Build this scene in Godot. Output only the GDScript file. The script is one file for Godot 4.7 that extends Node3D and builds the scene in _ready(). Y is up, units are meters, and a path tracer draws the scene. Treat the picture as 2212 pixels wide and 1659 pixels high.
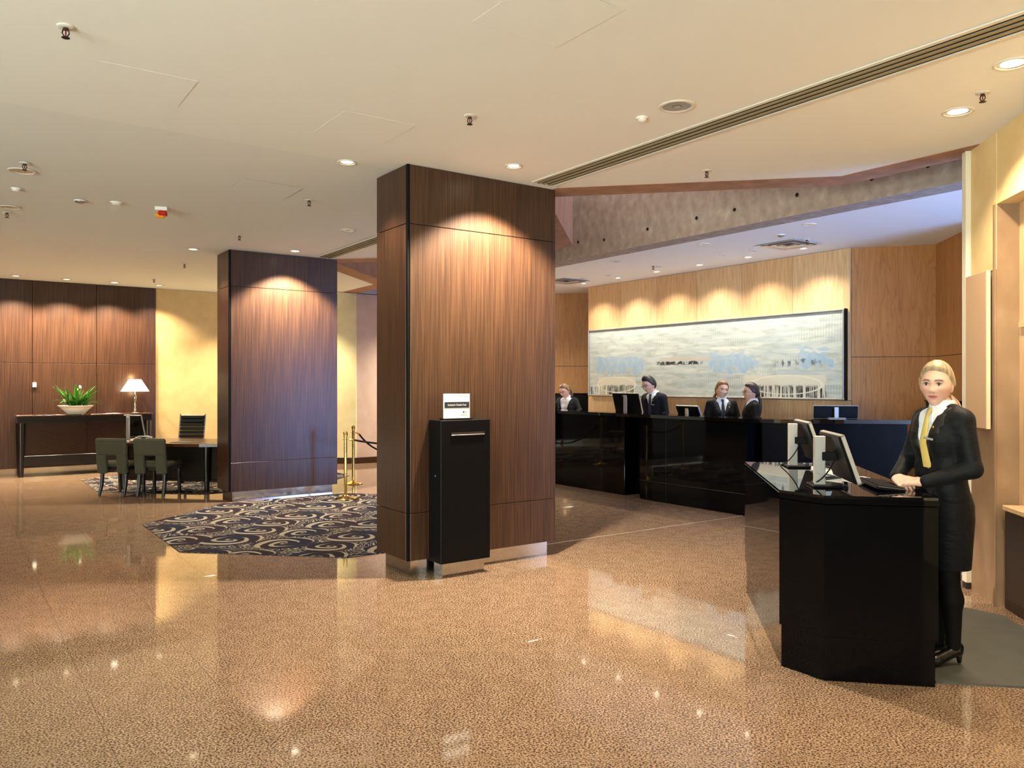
extends Node3D
# Hotel lobby. Two frames: the column grid (a, b) turned by TH, and the diagonal one (s, t) turned 45 degrees from it. The camera stands over the origin.

const TH := 0.61436
const TS := 0.61436 - PI / 4
const CEIL := 3.42
var M := {}
var rng := RandomNumberGenerator.new()


func G(a: float, b: float, y := 0.0) -> Vector3:
	return Vector3(a * cos(TH) - b * sin(TH), y, -(a * sin(TH) + b * cos(TH)))


func S(s: float, t: float, y := 0.0) -> Vector3:
	return Vector3(-s * sin(TS) + t * cos(TS), y, -(s * cos(TS) + t * sin(TS)))


func area(called: String, pos: Vector3, toward: Vector3, size: Vector2, color: Color, e: float) -> void:
	var l := AreaLight3D.new()
	l.name = called
	add_child(l, true)
	l.look_at_from_position(pos, pos + toward, Vector3.UP if absf(toward.normalized().y) < 0.9 else Vector3.FORWARD)
	l.area_size = size
	l.light_color = color
	l.light_energy = e
	l.shadow_enabled = true


func _ready() -> void:
	rng.seed = 7
	var cam := Camera3D.new()
	cam.name = "camera"
	cam.position = Vector3(0, 1.6, 0)
	cam.fov = rad_to_deg(2.0 * atan(829.5 / 1720.0))
	cam.near = 0.05
	cam.far = 200.0
	add_child(cam)
	var we := WorldEnvironment.new()
	we.name = "environment"
	var e := Environment.new()
	e.background_mode = Environment.BG_COLOR
	e.background_color = Color(0.62, 0.74, 0.9)
	e.tonemap_mode = Environment.TONE_MAPPER_LINEAR
	e.tonemap_exposure = 1.0
	e.sdfgi_enabled = true
	e.ssao_enabled = true
	e.ssil_enabled = true
	we.environment = e
	add_child(we)
	# daylight: windows added unseen behind and left of the camera, the window at the end of the reception passage, a light added over the void
	area("added_entrance_light", G(-4.6, -3.9, 1.75), G(0.15, 1, 2.2), Vector2(7.6, 2.4), Color(0.92, 0.99, 0.97), 190.0)  # added unseen light, tilted up to brighten the ceiling
	area("passage_daylight", G(8.05, -1.35, 1.7), G(0, 1, 0.45), Vector2(2.4, 2.9), Color(0.5, 0.68, 1.0), 95.0)
	area("added_void_light", G(7.0, 8.0, 5.38), Vector3(0, -1, 0), Vector2(1.0, 9.0), Color(1.0, 0.95, 0.9), 12.0)  # added at the unseen void top to lift the concrete faces
	area("added_side_light", G(-8.8, 2.0, 1.7), G(1, 0, 2.2), Vector2(11.0, 2.4), Color(0.94, 1.0, 0.96), 190.0)  # unseen light added from the left, tilted up for the ceiling
	materials()
	shell()
	ceiling_fittings()
	columns()
	reception()
	right_side()
	lounge()
	concierge()
	people()


# ---------------------------------------------------------------- naming

func tag(o: Node3D, label := "", category := "", group := "", kind := "") -> Node3D:
	if label: o.set_meta("label", label)
	if category: o.set_meta("category", category)
	if group: o.set_meta("group", group)
	if kind: o.set_meta("kind", kind)
	return o


var used := {}
func numbered(called: String) -> String:
	var k: int = used.get(called, 0)
	used[called] = k + 1
	return called if k == 0 else "%s_%03d" % [called, k]


func thing(called: String, label: String, category: String, pos := Vector3.ZERO, turn := 0.0, group := "", kind := "") -> Node3D:
	var o := Node3D.new()
	o.name = numbered(called)
	add_child(o)
	o.position = pos
	o.rotation.y = turn
	return tag(o, label, category, group, kind)


func part(called: String, mesh: Mesh, m: Material, parent: Node3D, pos := Vector3.ZERO, rot := Vector3.ZERO) -> MeshInstance3D:
	var o := MeshInstance3D.new()
	o.name = called if parent != self else numbered(called)
	o.mesh = mesh
	o.material_override = m
	o.cast_shadow = GeometryInstance3D.SHADOW_CASTING_SETTING_ON
	parent.add_child(o, true)
	o.position = pos
	o.rotation = rot
	return o


func struct(called: String, mesh: Mesh, m: Material, pos := Vector3.ZERO, turn := 0.0) -> MeshInstance3D:
	var o := part(called, mesh, m, self, pos, Vector3(0, turn, 0))
	o.set_meta("kind", "structure")
	return o


func copy_of(o: Node3D, called: String, label: String, pos: Vector3, turn: float) -> Node3D:
	var c: Node3D = o.duplicate()
	c.name = numbered(called)
	add_child(c)
	c.position = pos
	c.rotation.y = turn
	c.set_meta("label", label)
	return c


# ---------------------------------------------------------------- meshes

class MB extends RefCounted:
	var v := PackedVector3Array()
	var n := PackedVector3Array()
	var uv := PackedVector2Array()
	var c := PackedColorArray()
	var ix := PackedInt32Array()
	var col := Color.WHITE

	func face(p: Array, inside: Vector3, uvs: Array = []) -> MB:   # a flat convex polygon, turned away from a point inside
		var nn: Vector3 = (p[1] - p[0]).cross(p[2] - p[0])
		if nn.length() < 1e-12 and p.size() > 3: nn = (p[2] - p[0]).cross(p[3] - p[0])
		nn = nn.normalized()
		var mid := Vector3.ZERO
		for q in p: mid += q
		var out := nn.dot(mid / p.size() - inside) >= 0.0
		var k := v.size()
		for i in p.size():
			v.append(p[i]); n.append(nn if out else -nn); c.append(col)
			uv.append(uvs[i] if uvs.size() else Vector2(p[i].x, p[i].z))
		for i in range(1, p.size() - 1):
			if out: ix.append_array([k, k + i + 1, k + i])
			else: ix.append_array([k, k + i, k + i + 1])
		return self

	func box(at: Vector3, size: Vector3, bev := 0.0, b := Basis.IDENTITY) -> MB:
		var h := size * 0.5
		bev = minf(bev, minf(h.x, minf(h.y, h.z)) * 0.95)
		var g := h - Vector3.ONE * bev
		for ax in 3:
			var u := (ax + 1) % 3
			var w := (ax + 2) % 3
			for sg in [-1.0, 1.0]:
				var q := []
				for k in 4:
					var p := Vector3.ZERO
					p[ax] = h[ax] * sg
					p[u] = g[u] * [-1, 1, 1, -1][k]
					p[w] = g[w] * [-1, -1, 1, 1][k]
					q.append(at + b * p)
				face(q, at)
		if bev > 0.0:
			for ax in 3:
				var u := (ax + 1) % 3
				var w := (ax + 2) % 3
				for su in [-1.0, 1.0]:
					for sw in [-1.0, 1.0]:
						var q := []
						for k in 4:
							var p := Vector3.ZERO
							p[ax] = g[ax] * [-1, 1, 1, -1][k]
							p[u] = su * (h[u] if k < 2 else g[u])
							p[w] = sw * (g[w] if k < 2 else h[w])
							q.append(at + b * p)
						face(q, at)
			for sx in [-1.0, 1.0]:
				for sy in [-1.0, 1.0]:
					for sz in [-1.0, 1.0]:
						face([at + b * Vector3(sx * h.x, sy * g.y, sz * g.z), at + b * Vector3(sx * g.x, sy * h.y, sz * g.z), at + b * Vector3(sx * g.x, sy * g.y, sz * h.z)], at)
		return self

	func prism(poly: PackedVector2Array, y0: float, y1: float, top := true, bottom := true) -> MB:   # (x, z) outline, any simple polygon
		var t := Geometry2D.triangulate_polygon(poly)
		for i in range(0, t.size(), 3):
			var q := []
			for k in 3: q.append(poly[t[i + k]])
			if top: face([Vector3(q[0].x, y1, q[0].y), Vector3(q[1].x, y1, q[1].y), Vector3(q[2].x, y1, q[2].y)], Vector3(q[0].x, y0 - 1, q[0].y))
			if bottom: face([Vector3(q[0].x, y0, q[0].y), Vector3(q[1].x, y0, q[1].y), Vector3(q[2].x, y0, q[2].y)], Vector3(q[0].x, y1 + 1, q[0].y))
		var ccw := not Geometry2D.is_polygon_clockwise(poly)
		for i in poly.size():
			var p := poly[i]
			var q := poly[(i + 1) % poly.size()]
			var side := Vector2(q.y - p.y, p.x - q.x).normalized() * (1.0 if ccw else -1.0)
			var m := (p + q) * 0.5 - side
			face([Vector3(p.x, y0, p.y), Vector3(q.x, y0, q.y), Vector3(q.x, y1, q.y), Vector3(p.x, y1, p.y)], Vector3(m.x, (y0 + y1) / 2, m.y))
		return self

	func rows(r: Array, wrap := true, cols: Array = []) -> MB:   # a smooth sheet through rows of points
		var k := v.size()
		var nr := r.size()
		var nc: int = r[0].size()
		var nrm := PackedVector3Array()
		var lean := 0.0
		for i in nr:
			var mid := Vector3.ZERO
			for p in r[i]: mid += p
			mid /= nc
			for j in nc:
				var du: Vector3 = r[i][(j + 1) % nc if wrap else mini(j + 1, nc - 1)] - r[i][(j + nc - 1) % nc if wrap else maxi(j - 1, 0)]
				var dv: Vector3 = r[mini(i + 1, nr - 1)][j] - r[maxi(i - 1, 0)][j]
				var nn := du.cross(dv)
				if nn.length() < 1e-12: nn = r[i][j] - (r[maxi(i - 1, 0)][0] if i > 0 else r[1][0])
				nn = nn.normalized()
				nrm.append(nn)
				lean += nn.dot(r[i][j] - mid)
		var out := lean >= 0.0
		for i in nr:
			for j in nc:
				v.append(r[i][j]); n.append(nrm[i * nc + j] if out else -nrm[i * nc + j])
				uv.append(Vector2(float(j) / nc, float(i) / nr))
				c.append(cols[i][j] if cols.size() else col)
		for i in nr - 1:
			for j in (nc if wrap else nc - 1):
				var a := k + i * nc + j
				var b := k + i * nc + (j + 1) % nc
				var d := a + nc
				var e := b + nc
				if out: ix.append_array([a, d, b, b, d, e])
				else: ix.append_array([a, b, d, b, e, d])
		return self

	func tube(path: Array, rad, seg := 10, caps := true, flat := 1.0) -> MB:
		var rr := []
		var up := Vector3.UP
		var t0: Vector3 = (path[1] - path[0]).normalized()
		if absf(t0.y) > 0.9: up = Vector3.RIGHT
		var side := t0.cross(up).normalized()
		for i in path.size():
			var t: Vector3 = (path[mini(i + 1, path.size() - 1)] - path[maxi(i - 1, 0)]).normalized()
			side = (side - t * side.dot(t)).normalized()
			var o := t.cross(side)
			var r: float = rad[i] if rad is Array else rad
			var row := PackedVector3Array()
			for j in seg:
				var an := TAU * j / seg
				row.append(path[i] + side * cos(an) * r + o * sin(an) * r * flat)
			rr.append(row)
		rows(rr)
		if caps:
			face(Array(rr[0]), path[1])
			face(Array(rr[-1]), path[-2])
		return self

	func lathe(prof: Array, seg := 24, at := Vector3.ZERO, sx := 1.0, sz := 1.0) -> MB:   # profile of (radius, height)
		var rr := []
		for q in prof:
			var row := PackedVector3Array()
			for j in seg:
				var an := TAU * j / seg
				row.append(at + Vector3(cos(an) * q.x * sx, q.y, sin(an) * q.x * sz))
			rr.append(row)
		return rows(rr)

	func ball(at: Vector3, r: Vector3, seg := 12, b := Basis.IDENTITY) -> MB:
		var rr := []
		for i in seg / 2 + 1:
			var row := PackedVector3Array()
			var th := clampf(PI * i / (seg / 2), 0.01, PI - 0.01)
			for j in seg:
				var an := TAU * j / seg
				row.append(at + b * Vector3(sin(th) * cos(an) * r.x, cos(th) * r.y, sin(th) * sin(an) * r.z))
			rr.append(row)
		return rows(rr)

	func add(mesh: Mesh, xf: Transform3D) -> MB:
		var a := mesh.surface_get_arrays(0)
		var k := v.size()
		for i in a[Mesh.ARRAY_VERTEX].size():
			v.append(xf * a[Mesh.ARRAY_VERTEX][i]); n.append((xf.basis * a[Mesh.ARRAY_NORMAL][i]).normalized())
			uv.append(Vector2.ZERO); c.append(col)
		for i in a[Mesh.ARRAY_INDEX]: ix.append(k + i)
		return self

	func done() -> ArrayMesh:
		var m := ArrayMesh.new()
		var a := []
		a.resize(Mesh.ARRAY_MAX)
		a[Mesh.ARRAY_VERTEX] = v
		a[Mesh.ARRAY_NORMAL] = n
		a[Mesh.ARRAY_TEX_UV] = uv
		a[Mesh.ARRAY_COLOR] = c
		a[Mesh.ARRAY_INDEX] = ix
		m.add_surface_from_arrays(Mesh.PRIMITIVE_TRIANGLES, a)
		return m


func bx(size: Vector3, bev := 0.0) -> ArrayMesh:   # a box standing on its base
	return MB.new().box(Vector3(0, size.y / 2, 0), size, bev).done()


func gp(pts: Array) -> PackedVector2Array:   # (a, b) outline -> local (x, z)
	var o := PackedVector2Array()
	for p in pts: o.append(Vector2(p[0], -p[1]))
	return o


func slab(lo: Vector3, hi: Vector3, bev := 0.0) -> ArrayMesh:   # local (a, y, b) corners
	return MB.new().box(Vector3((lo.x + hi.x) / 2, (lo.y + hi.y) / 2, -(lo.z + hi.z) / 2), Vector3(hi.x - lo.x, hi.y - lo.y, hi.z - lo.z), bev).done()


func bez(a: Vector3, b: Vector3, c: Vector3, d: Vector3, k := 10) -> Array:
	var o := []
	for i in k + 1: o.append(a.bezier_interpolate(b, c, d, float(i) / k))
	return o


# ---------------------------------------------------------------- materials

func mat(color: Color, rough := 0.6, metal := 0.0) -> StandardMaterial3D:
	var m := StandardMaterial3D.new()
	m.albedo_color = color
	m.roughness = rough
	m.metallic = metal
	return m


func c8(r: int, g: int, b: int) -> Color:
	return Color8(r, g, b)


func noise_tex(size: int, freq: float, ramp: Array, kind := FastNoiseLite.TYPE_SIMPLEX_SMOOTH, oct := 3, sd := 1) -> NoiseTexture2D:
	var f := FastNoiseLite.new()
	f.noise_type = kind
	f.frequency = freq
	f.fractal_octaves = oct
	f.seed = sd
	f.fractal_gain = 0.62 if sd == 11 else 0.5
	var t := NoiseTexture2D.new()
	t.width = size
	t.height = size
	t.seamless = true
	t.noise = f
	var g := Gradient.new()
	var offs := PackedFloat32Array()
	var cols := PackedColorArray()
	for r in ramp:
		offs.append(r[0])
		cols.append(r[1])
	g.offsets = offs
	g.colors = cols
	t.color_ramp = g
	return t


func textured(m: StandardMaterial3D, t: Texture2D, scale: Vector3, world := false) -> StandardMaterial3D:
	m.albedo_texture = t
	m.uv1_triplanar = true
	m.uv1_world_triplanar = world
	m.uv1_scale = scale
	m.uv1_triplanar_sharpness = 8.0
	return m


func over(m: StandardMaterial3D, t: Texture2D, scale: Vector3, world := false) -> StandardMaterial3D:
	m.detail_enabled = true
	m.detail_albedo = t
	m.detail_blend_mode = BaseMaterial3D.BLEND_MODE_MUL
	m.detail_uv_layer = BaseMaterial3D.DETAIL_UV_2
	m.uv2_triplanar = true
	m.uv2_world_triplanar = world
	m.uv2_scale = scale
	return m


func glow(color: Color, e: float) -> StandardMaterial3D:
	var m := mat(Color(0.9, 0.9, 0.88), 0.5)
	m.emission_enabled = true
	m.emission = color
	m.emission_energy_multiplier = e
	return m


func materials() -> void:
	var W := Color.WHITE
	var soft := noise_tex(512, 0.008, [[0.0, c8(226, 222, 214)], [1.0, W]], FastNoiseLite.TYPE_SIMPLEX_SMOOTH, 4, 5)
	M.ceiling = mat(c8(239, 241, 239), 0.9)
	M.ceiling_shaded = mat(c8(233, 236, 235), 0.9)  # shade beyond the column line, put into the paint colour
	M.plaster_white = mat(c8(232, 226, 208), 0.75)
	# speckled pink-brown granite, polished
	var gr := noise_tex(1024, 0.085, [[0.0, c8(48, 35, 27)], [0.30, c8(78, 60, 48)], [0.42, c8(132, 108, 88)], [0.58, c8(160, 134, 110)], [1.0, c8(194, 170, 146)]], FastNoiseLite.TYPE_SIMPLEX, 3, 11)
	var gr2 := noise_tex(512, 0.03, [[0.0, c8(228, 224, 221)], [0.5, c8(244, 242, 240)], [1.0, W]], FastNoiseLite.TYPE_SIMPLEX, 4, 23)
	M.granite = over(textured(mat(W, 0.05), gr, Vector3.ONE * 0.72, true), gr2, Vector3.ONE * 0.37, true)
	M.granite.metallic_specular = 0.55
	M.granite_dark = textured(mat(c8(120, 92, 74), 0.15), gr, Vector3.ONE * 0.9, true)
	M.grout = mat(c8(70, 54, 43), 0.6)
	M.brass_strip = mat(c8(214, 196, 168), 0.3, 0.6)
	# dark veneer with a fine upright grain
	var wd := noise_tex(512, 0.055, [[0.0, c8(43, 28, 20)], [0.35, c8(61, 41, 29)], [0.65, c8(73, 50, 35)], [1.0, c8(92, 65, 46)]], FastNoiseLite.TYPE_SIMPLEX, 5, 3)
	M.wood_dark = textured(mat(W, 0.33), wd, Vector3(2.2, 0.03, 2.2))
	M.wood_dark_b = textured(mat(c8(236, 228, 226), 0.33), wd, Vector3(1.9, 0.027, 1.9))
	M.wood_wall = textured(mat(c8(236, 226, 222), 0.36), wd, Vector3(2.0, 0.03, 2.0))
	M.wood_wall_b = textured(mat(c8(224, 212, 210), 0.36), wd, Vector3(1.7, 0.025, 1.7))
	M.wood_table = textured(mat(c8(190, 170, 165), 0.3), wd, Vector3(0.25, 2.0, 2.0))
	M.wood_desk = textured(mat(c8(255, 215, 170), 0.28), wd, Vector3(0.3, 2.0, 2.0))
	# honey veneer of the reception wall
	var wl := noise_tex(512, 0.03, [[0.0, c8(204, 166, 122)], [0.4, c8(216, 182, 138)], [0.7, c8(222, 190, 147)], [1.0, c8(231, 203, 162)]], FastNoiseLite.TYPE_SIMPLEX, 5, 9)
	M.wood_light = textured(mat(W, 0.32), wl, Vector3(1.6, 0.12, 1.6))
	M.wood_light_b = textured(mat(c8(250, 243, 236), 0.32), wl, Vector3(1.4, 0.1, 1.4))
	var cath := noise_tex(512, 0.012, [[0.0, c8(206, 168, 126)], [0.3, c8(218, 180, 136)], [0.36, c8(194, 154, 110)], [0.42, c8(220, 183, 139)], [0.55, c8(212, 174, 130)], [0.6, c8(192, 152, 110)], [0.66, c8(218, 180, 136)], [1.0, c8(224, 187, 144)]], FastNoiseLite.TYPE_SIMPLEX, 2, 31)
	M.wood_figured = over(textured(mat(c8(245, 236, 225), 0.42), cath, Vector3(1.3, 0.10, 1.3)), wl, Vector3(2.4, 0.1, 2.4))
	M.wood_figured.albedo_color = c8(255, 255, 255)
	M.wood_seam = mat(c8(58, 36, 24), 0.6)
	var pl := noise_tex(512, 0.012, [[0.0, c8(240, 234, 222)], [0.5, c8(248, 245, 238)], [1.0, W]], FastNoiseLite.TYPE_SIMPLEX_SMOOTH, 5, 15)
	M.plaster_yellow = textured(mat(c8(196, 168, 118), 0.7), pl, Vector3.ONE * 0.5)
	M.plaster_lemon = textured(mat(c8(236, 226, 176), 0.7), pl, Vector3.ONE * 0.5)
	M.plaster_pink = textured(mat(c8(206, 180, 158), 0.75), pl, Vector3.ONE * 0.5)
	M.plaster_cream = textured(mat(c8(232, 208, 158), 0.6), pl, Vector3.ONE * 0.5)
	var cn := noise_tex(512, 0.014, [[0.0, c8(142, 129, 118)], [0.4, c8(158, 145, 133)], [0.7, c8(168, 155, 143)], [1.0, c8(184, 172, 160)]], FastNoiseLite.TYPE_SIMPLEX_SMOOTH, 6, 19)
	M.concrete = textured(mat(W, 0.85), cn, Vector3(0.8, 0.55, 0.8))
	M.concrete_pink = textured(mat(c8(255, 212, 186), 0.8), cn, Vector3(0.5, 0.3, 0.5))
	M.concrete_wall = textured(mat(c8(236, 210, 178), 0.8), cn, Vector3(0.4, 0.25, 0.4))
	M.hole = mat(c8(40, 33, 30), 0.9)
	M.chrome = mat(c8(214, 214, 218), 0.07, 1.0)
	M.mirror = mat(c8(206, 204, 202), 0.16, 1.0)
	M.steel = mat(c8(176, 176, 178), 0.35, 0.9)
	M.silver = mat(c8(188, 186, 184), 0.4, 0.55)
	M.brass = mat(c8(238, 206, 112), 0.12, 1.0)
	M.black_gloss = mat(c8(7, 7, 9), 0.04)
	M.black_gloss.metallic_specular = 0.28
	M.black_glass = mat(c8(6, 6, 8), 0.02)
	M.black_glass.metallic_specular = 1.0
	M.dark_metal = mat(c8(70, 58, 52), 0.35, 0.8)
	M.reflector = mat(c8(214, 212, 206), 0.3, 0.7)
	M.black_panel = mat(c8(8, 9, 13), 0.16)
	M.black_satin = mat(c8(14, 14, 15), 0.42)
	M.black_matt = mat(c8(17, 17, 18), 0.7)
	M.black_wood = mat(c8(24, 19, 18), 0.3)
	M.rubber = textured(mat(c8(84, 86, 80), 0.55), soft, Vector3.ONE * 0.8)
	M.white = mat(c8(236, 234, 230), 0.45)
	M.white_gloss = mat(c8(240, 236, 224), 0.15)
	M.paper = mat(c8(240, 240, 242), 0.7)
	M.seam_pale = mat(c8(196, 190, 174), 0.8)
	M.trim = mat(c8(222, 218, 208), 0.5)
	M.dark = mat(c8(36, 33, 30), 0.6)
	M.blade = mat(c8(150, 136, 108), 0.55)
	M.lamp_warm = glow(Color(1.0, 0.9, 0.72), 7.0)
	M.lamp_hot = glow(Color(1.0, 0.93, 0.8), 16.0)
	M.bulb_red = mat(c8(120, 20, 24), 0.15)
	M.red = mat(c8(190, 26, 20), 0.25)
	M.amber = mat(c8(240, 160, 20), 0.3)
	var fb := noise_tex(512, 0.11, [[0.0, c8(50, 50, 42)], [0.5, c8(84, 84, 70)], [1.0, c8(116, 114, 96)]], FastNoiseLite.TYPE_CELLULAR, 1, 8)
	M.fabric = textured(mat(W, 0.9), fb, Vector3.ONE * 3.0)
	M.leather = mat(c8(20, 24, 22), 0.4)
	M.rope = mat(c8(20, 17, 20), 0.8)
	M.leaf = mat(c8(58, 130, 30), 0.4)
	M.leaf.backlight_enabled = true
	M.leaf.backlight = Color(0.15, 0.3, 0.05)
	M.leaf_pale = mat(c8(140, 168, 96), 0.45)
	M.soil = mat(c8(48, 36, 26), 0.9)
	M.shade = glow(Color(1.0, 0.94, 0.84), 1.4)
	M.skin = mat(W, 0.5)
	M.skin.vertex_color_use_as_albedo = true
	M.skin.subsurf_scatter_enabled = true
	M.skin.subsurf_scatter_strength = 0.12
	M.hair = mat(W, 0.45)
	M.hair.vertex_color_use_as_albedo = true
	M.suit = mat(c8(13, 15, 19), 0.62)
	M.suit.rim_enabled = true
	M.suit.rim = 0.15
	M.suit_blue = mat(c8(20, 26, 37), 0.75)
	M.suit_grey = mat(c8(34, 35, 40), 0.8)
	var fold := FastNoiseLite.new()
	fold.noise_type = FastNoiseLite.TYPE_SIMPLEX_SMOOTH
	fold.frequency = 0.011
	fold.fractal_octaves = 3
	fold.seed = 6
	var ft := NoiseTexture2D.new()
	ft.width = 512
	ft.height = 512
	ft.seamless = true
	ft.noise = fold
	ft.as_normal_map = true
	ft.bump_strength = 14.0
	for k in ["suit", "suit_blue", "suit_grey"]:
		M[k].normal_enabled = true
		M[k].normal_texture = ft
		M[k].normal_scale = 0.45
		M[k].uv1_triplanar = true
		M[k].uv1_scale = Vector3(2.2, 3.4, 2.2)
	M.lapel = mat(c8(15, 16, 20), 0.5)
	M.shirt = mat(c8(226, 230, 240), 0.7)
	M.tie_gold = mat(c8(222, 196, 112), 0.45)
	M.tie_navy = mat(c8(22, 32, 78), 0.5)
	M.tie_black = mat(c8(16, 18, 24), 0.5)
	M.tights = mat(c8(14, 13, 14), 0.7)
	M.shoe = mat(c8(12, 12, 14), 0.25)
	M.carpet = textured(mat(W, 0.95), carpet_texture(), Vector3.ONE * 0.62)
	M.carpet.metallic_specular = 0.04
	for k in ["suit", "suit_blue", "suit_grey", "tights", "black_matt", "fabric", "rope"]: M[k].metallic_specular = 0.3
	for k in ["black_satin", "black_panel"]: M[k].metallic_specular = 0.25
	M.screen = mat(c8(8, 9, 12), 0.1)


# ---------------------------------------------------------------- setting

func carpet_texture() -> ImageTexture:
	var n := 640
	var im := Image.create(n, n, false, Image.FORMAT_RGB8)
	var f := FastNoiseLite.new()
	f.seed = 4
	f.frequency = 1.0
	f.noise_type = FastNoiseLite.TYPE_SIMPLEX_SMOOTH
	f.fractal_octaves = 2
	var cs := []   # scroll centres in a unit tile, with radius and turn
	for q in [[0.16, 0.2, 0.2, 1.0], [0.4, 0.36, 0.17, -1.0], [0.7, 0.14, 0.19, -1.0], [0.9, 0.4, 0.16, 1.0], [0.2, 0.68, 0.19, -1.0], [0.46, 0.84, 0.2, 1.0], [0.72, 0.62, 0.18, 1.0], [0.93, 0.86, 0.17, -1.0]]: cs.append(q)
	var navy := c8(42, 42, 54)
	var plum := c8(50, 43, 47)
	var taupe := c8(140, 132, 119)
	for y in n:
		for x in n:
			var u := float(x) / n
			var w := float(y) / n
			var best := 9.0
			var val := 0.0
			for q in cs:
				var dx := u - float(q[0])
				var dy := w - float(q[1])
				dx -= roundf(dx)
				dy -= roundf(dy)
				dy *= 1.15
				var r: float = sqrt(dx * dx + dy * dy) / q[2]
				if r < best:
					best = r
					var an := atan2(dy, dx) * float(q[3])
					val = sin(pow(r, 0.8) * 15.0 - an * 2.0 + 0.7 * sin(an * 3.0)) + 0.55 * sin(an - 0.6)
			if best > 0.95:
				var au := u * TAU
				var av := w * TAU
				var k := f.get_noise_3d(cos(au) * 1.3 + sin(av) * 0.9, sin(au) * 1.3, cos(av) * 1.3)
				var val2 := sin(k * 26.0 + u * TAU * 2.0)
				val = lerpf(val, val2, clampf((best - 0.95) * 7.0, 0, 1))
			var dark := navy.lerp(plum, 0.5 + 0.5 * sin(TAU * (u * 2.0 + w)))
			im.set_pixel(x, y, dark.lerp(taupe, smoothstep(0.38, 0.62, val)))
	return ImageTexture.create_from_image(im)


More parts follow.
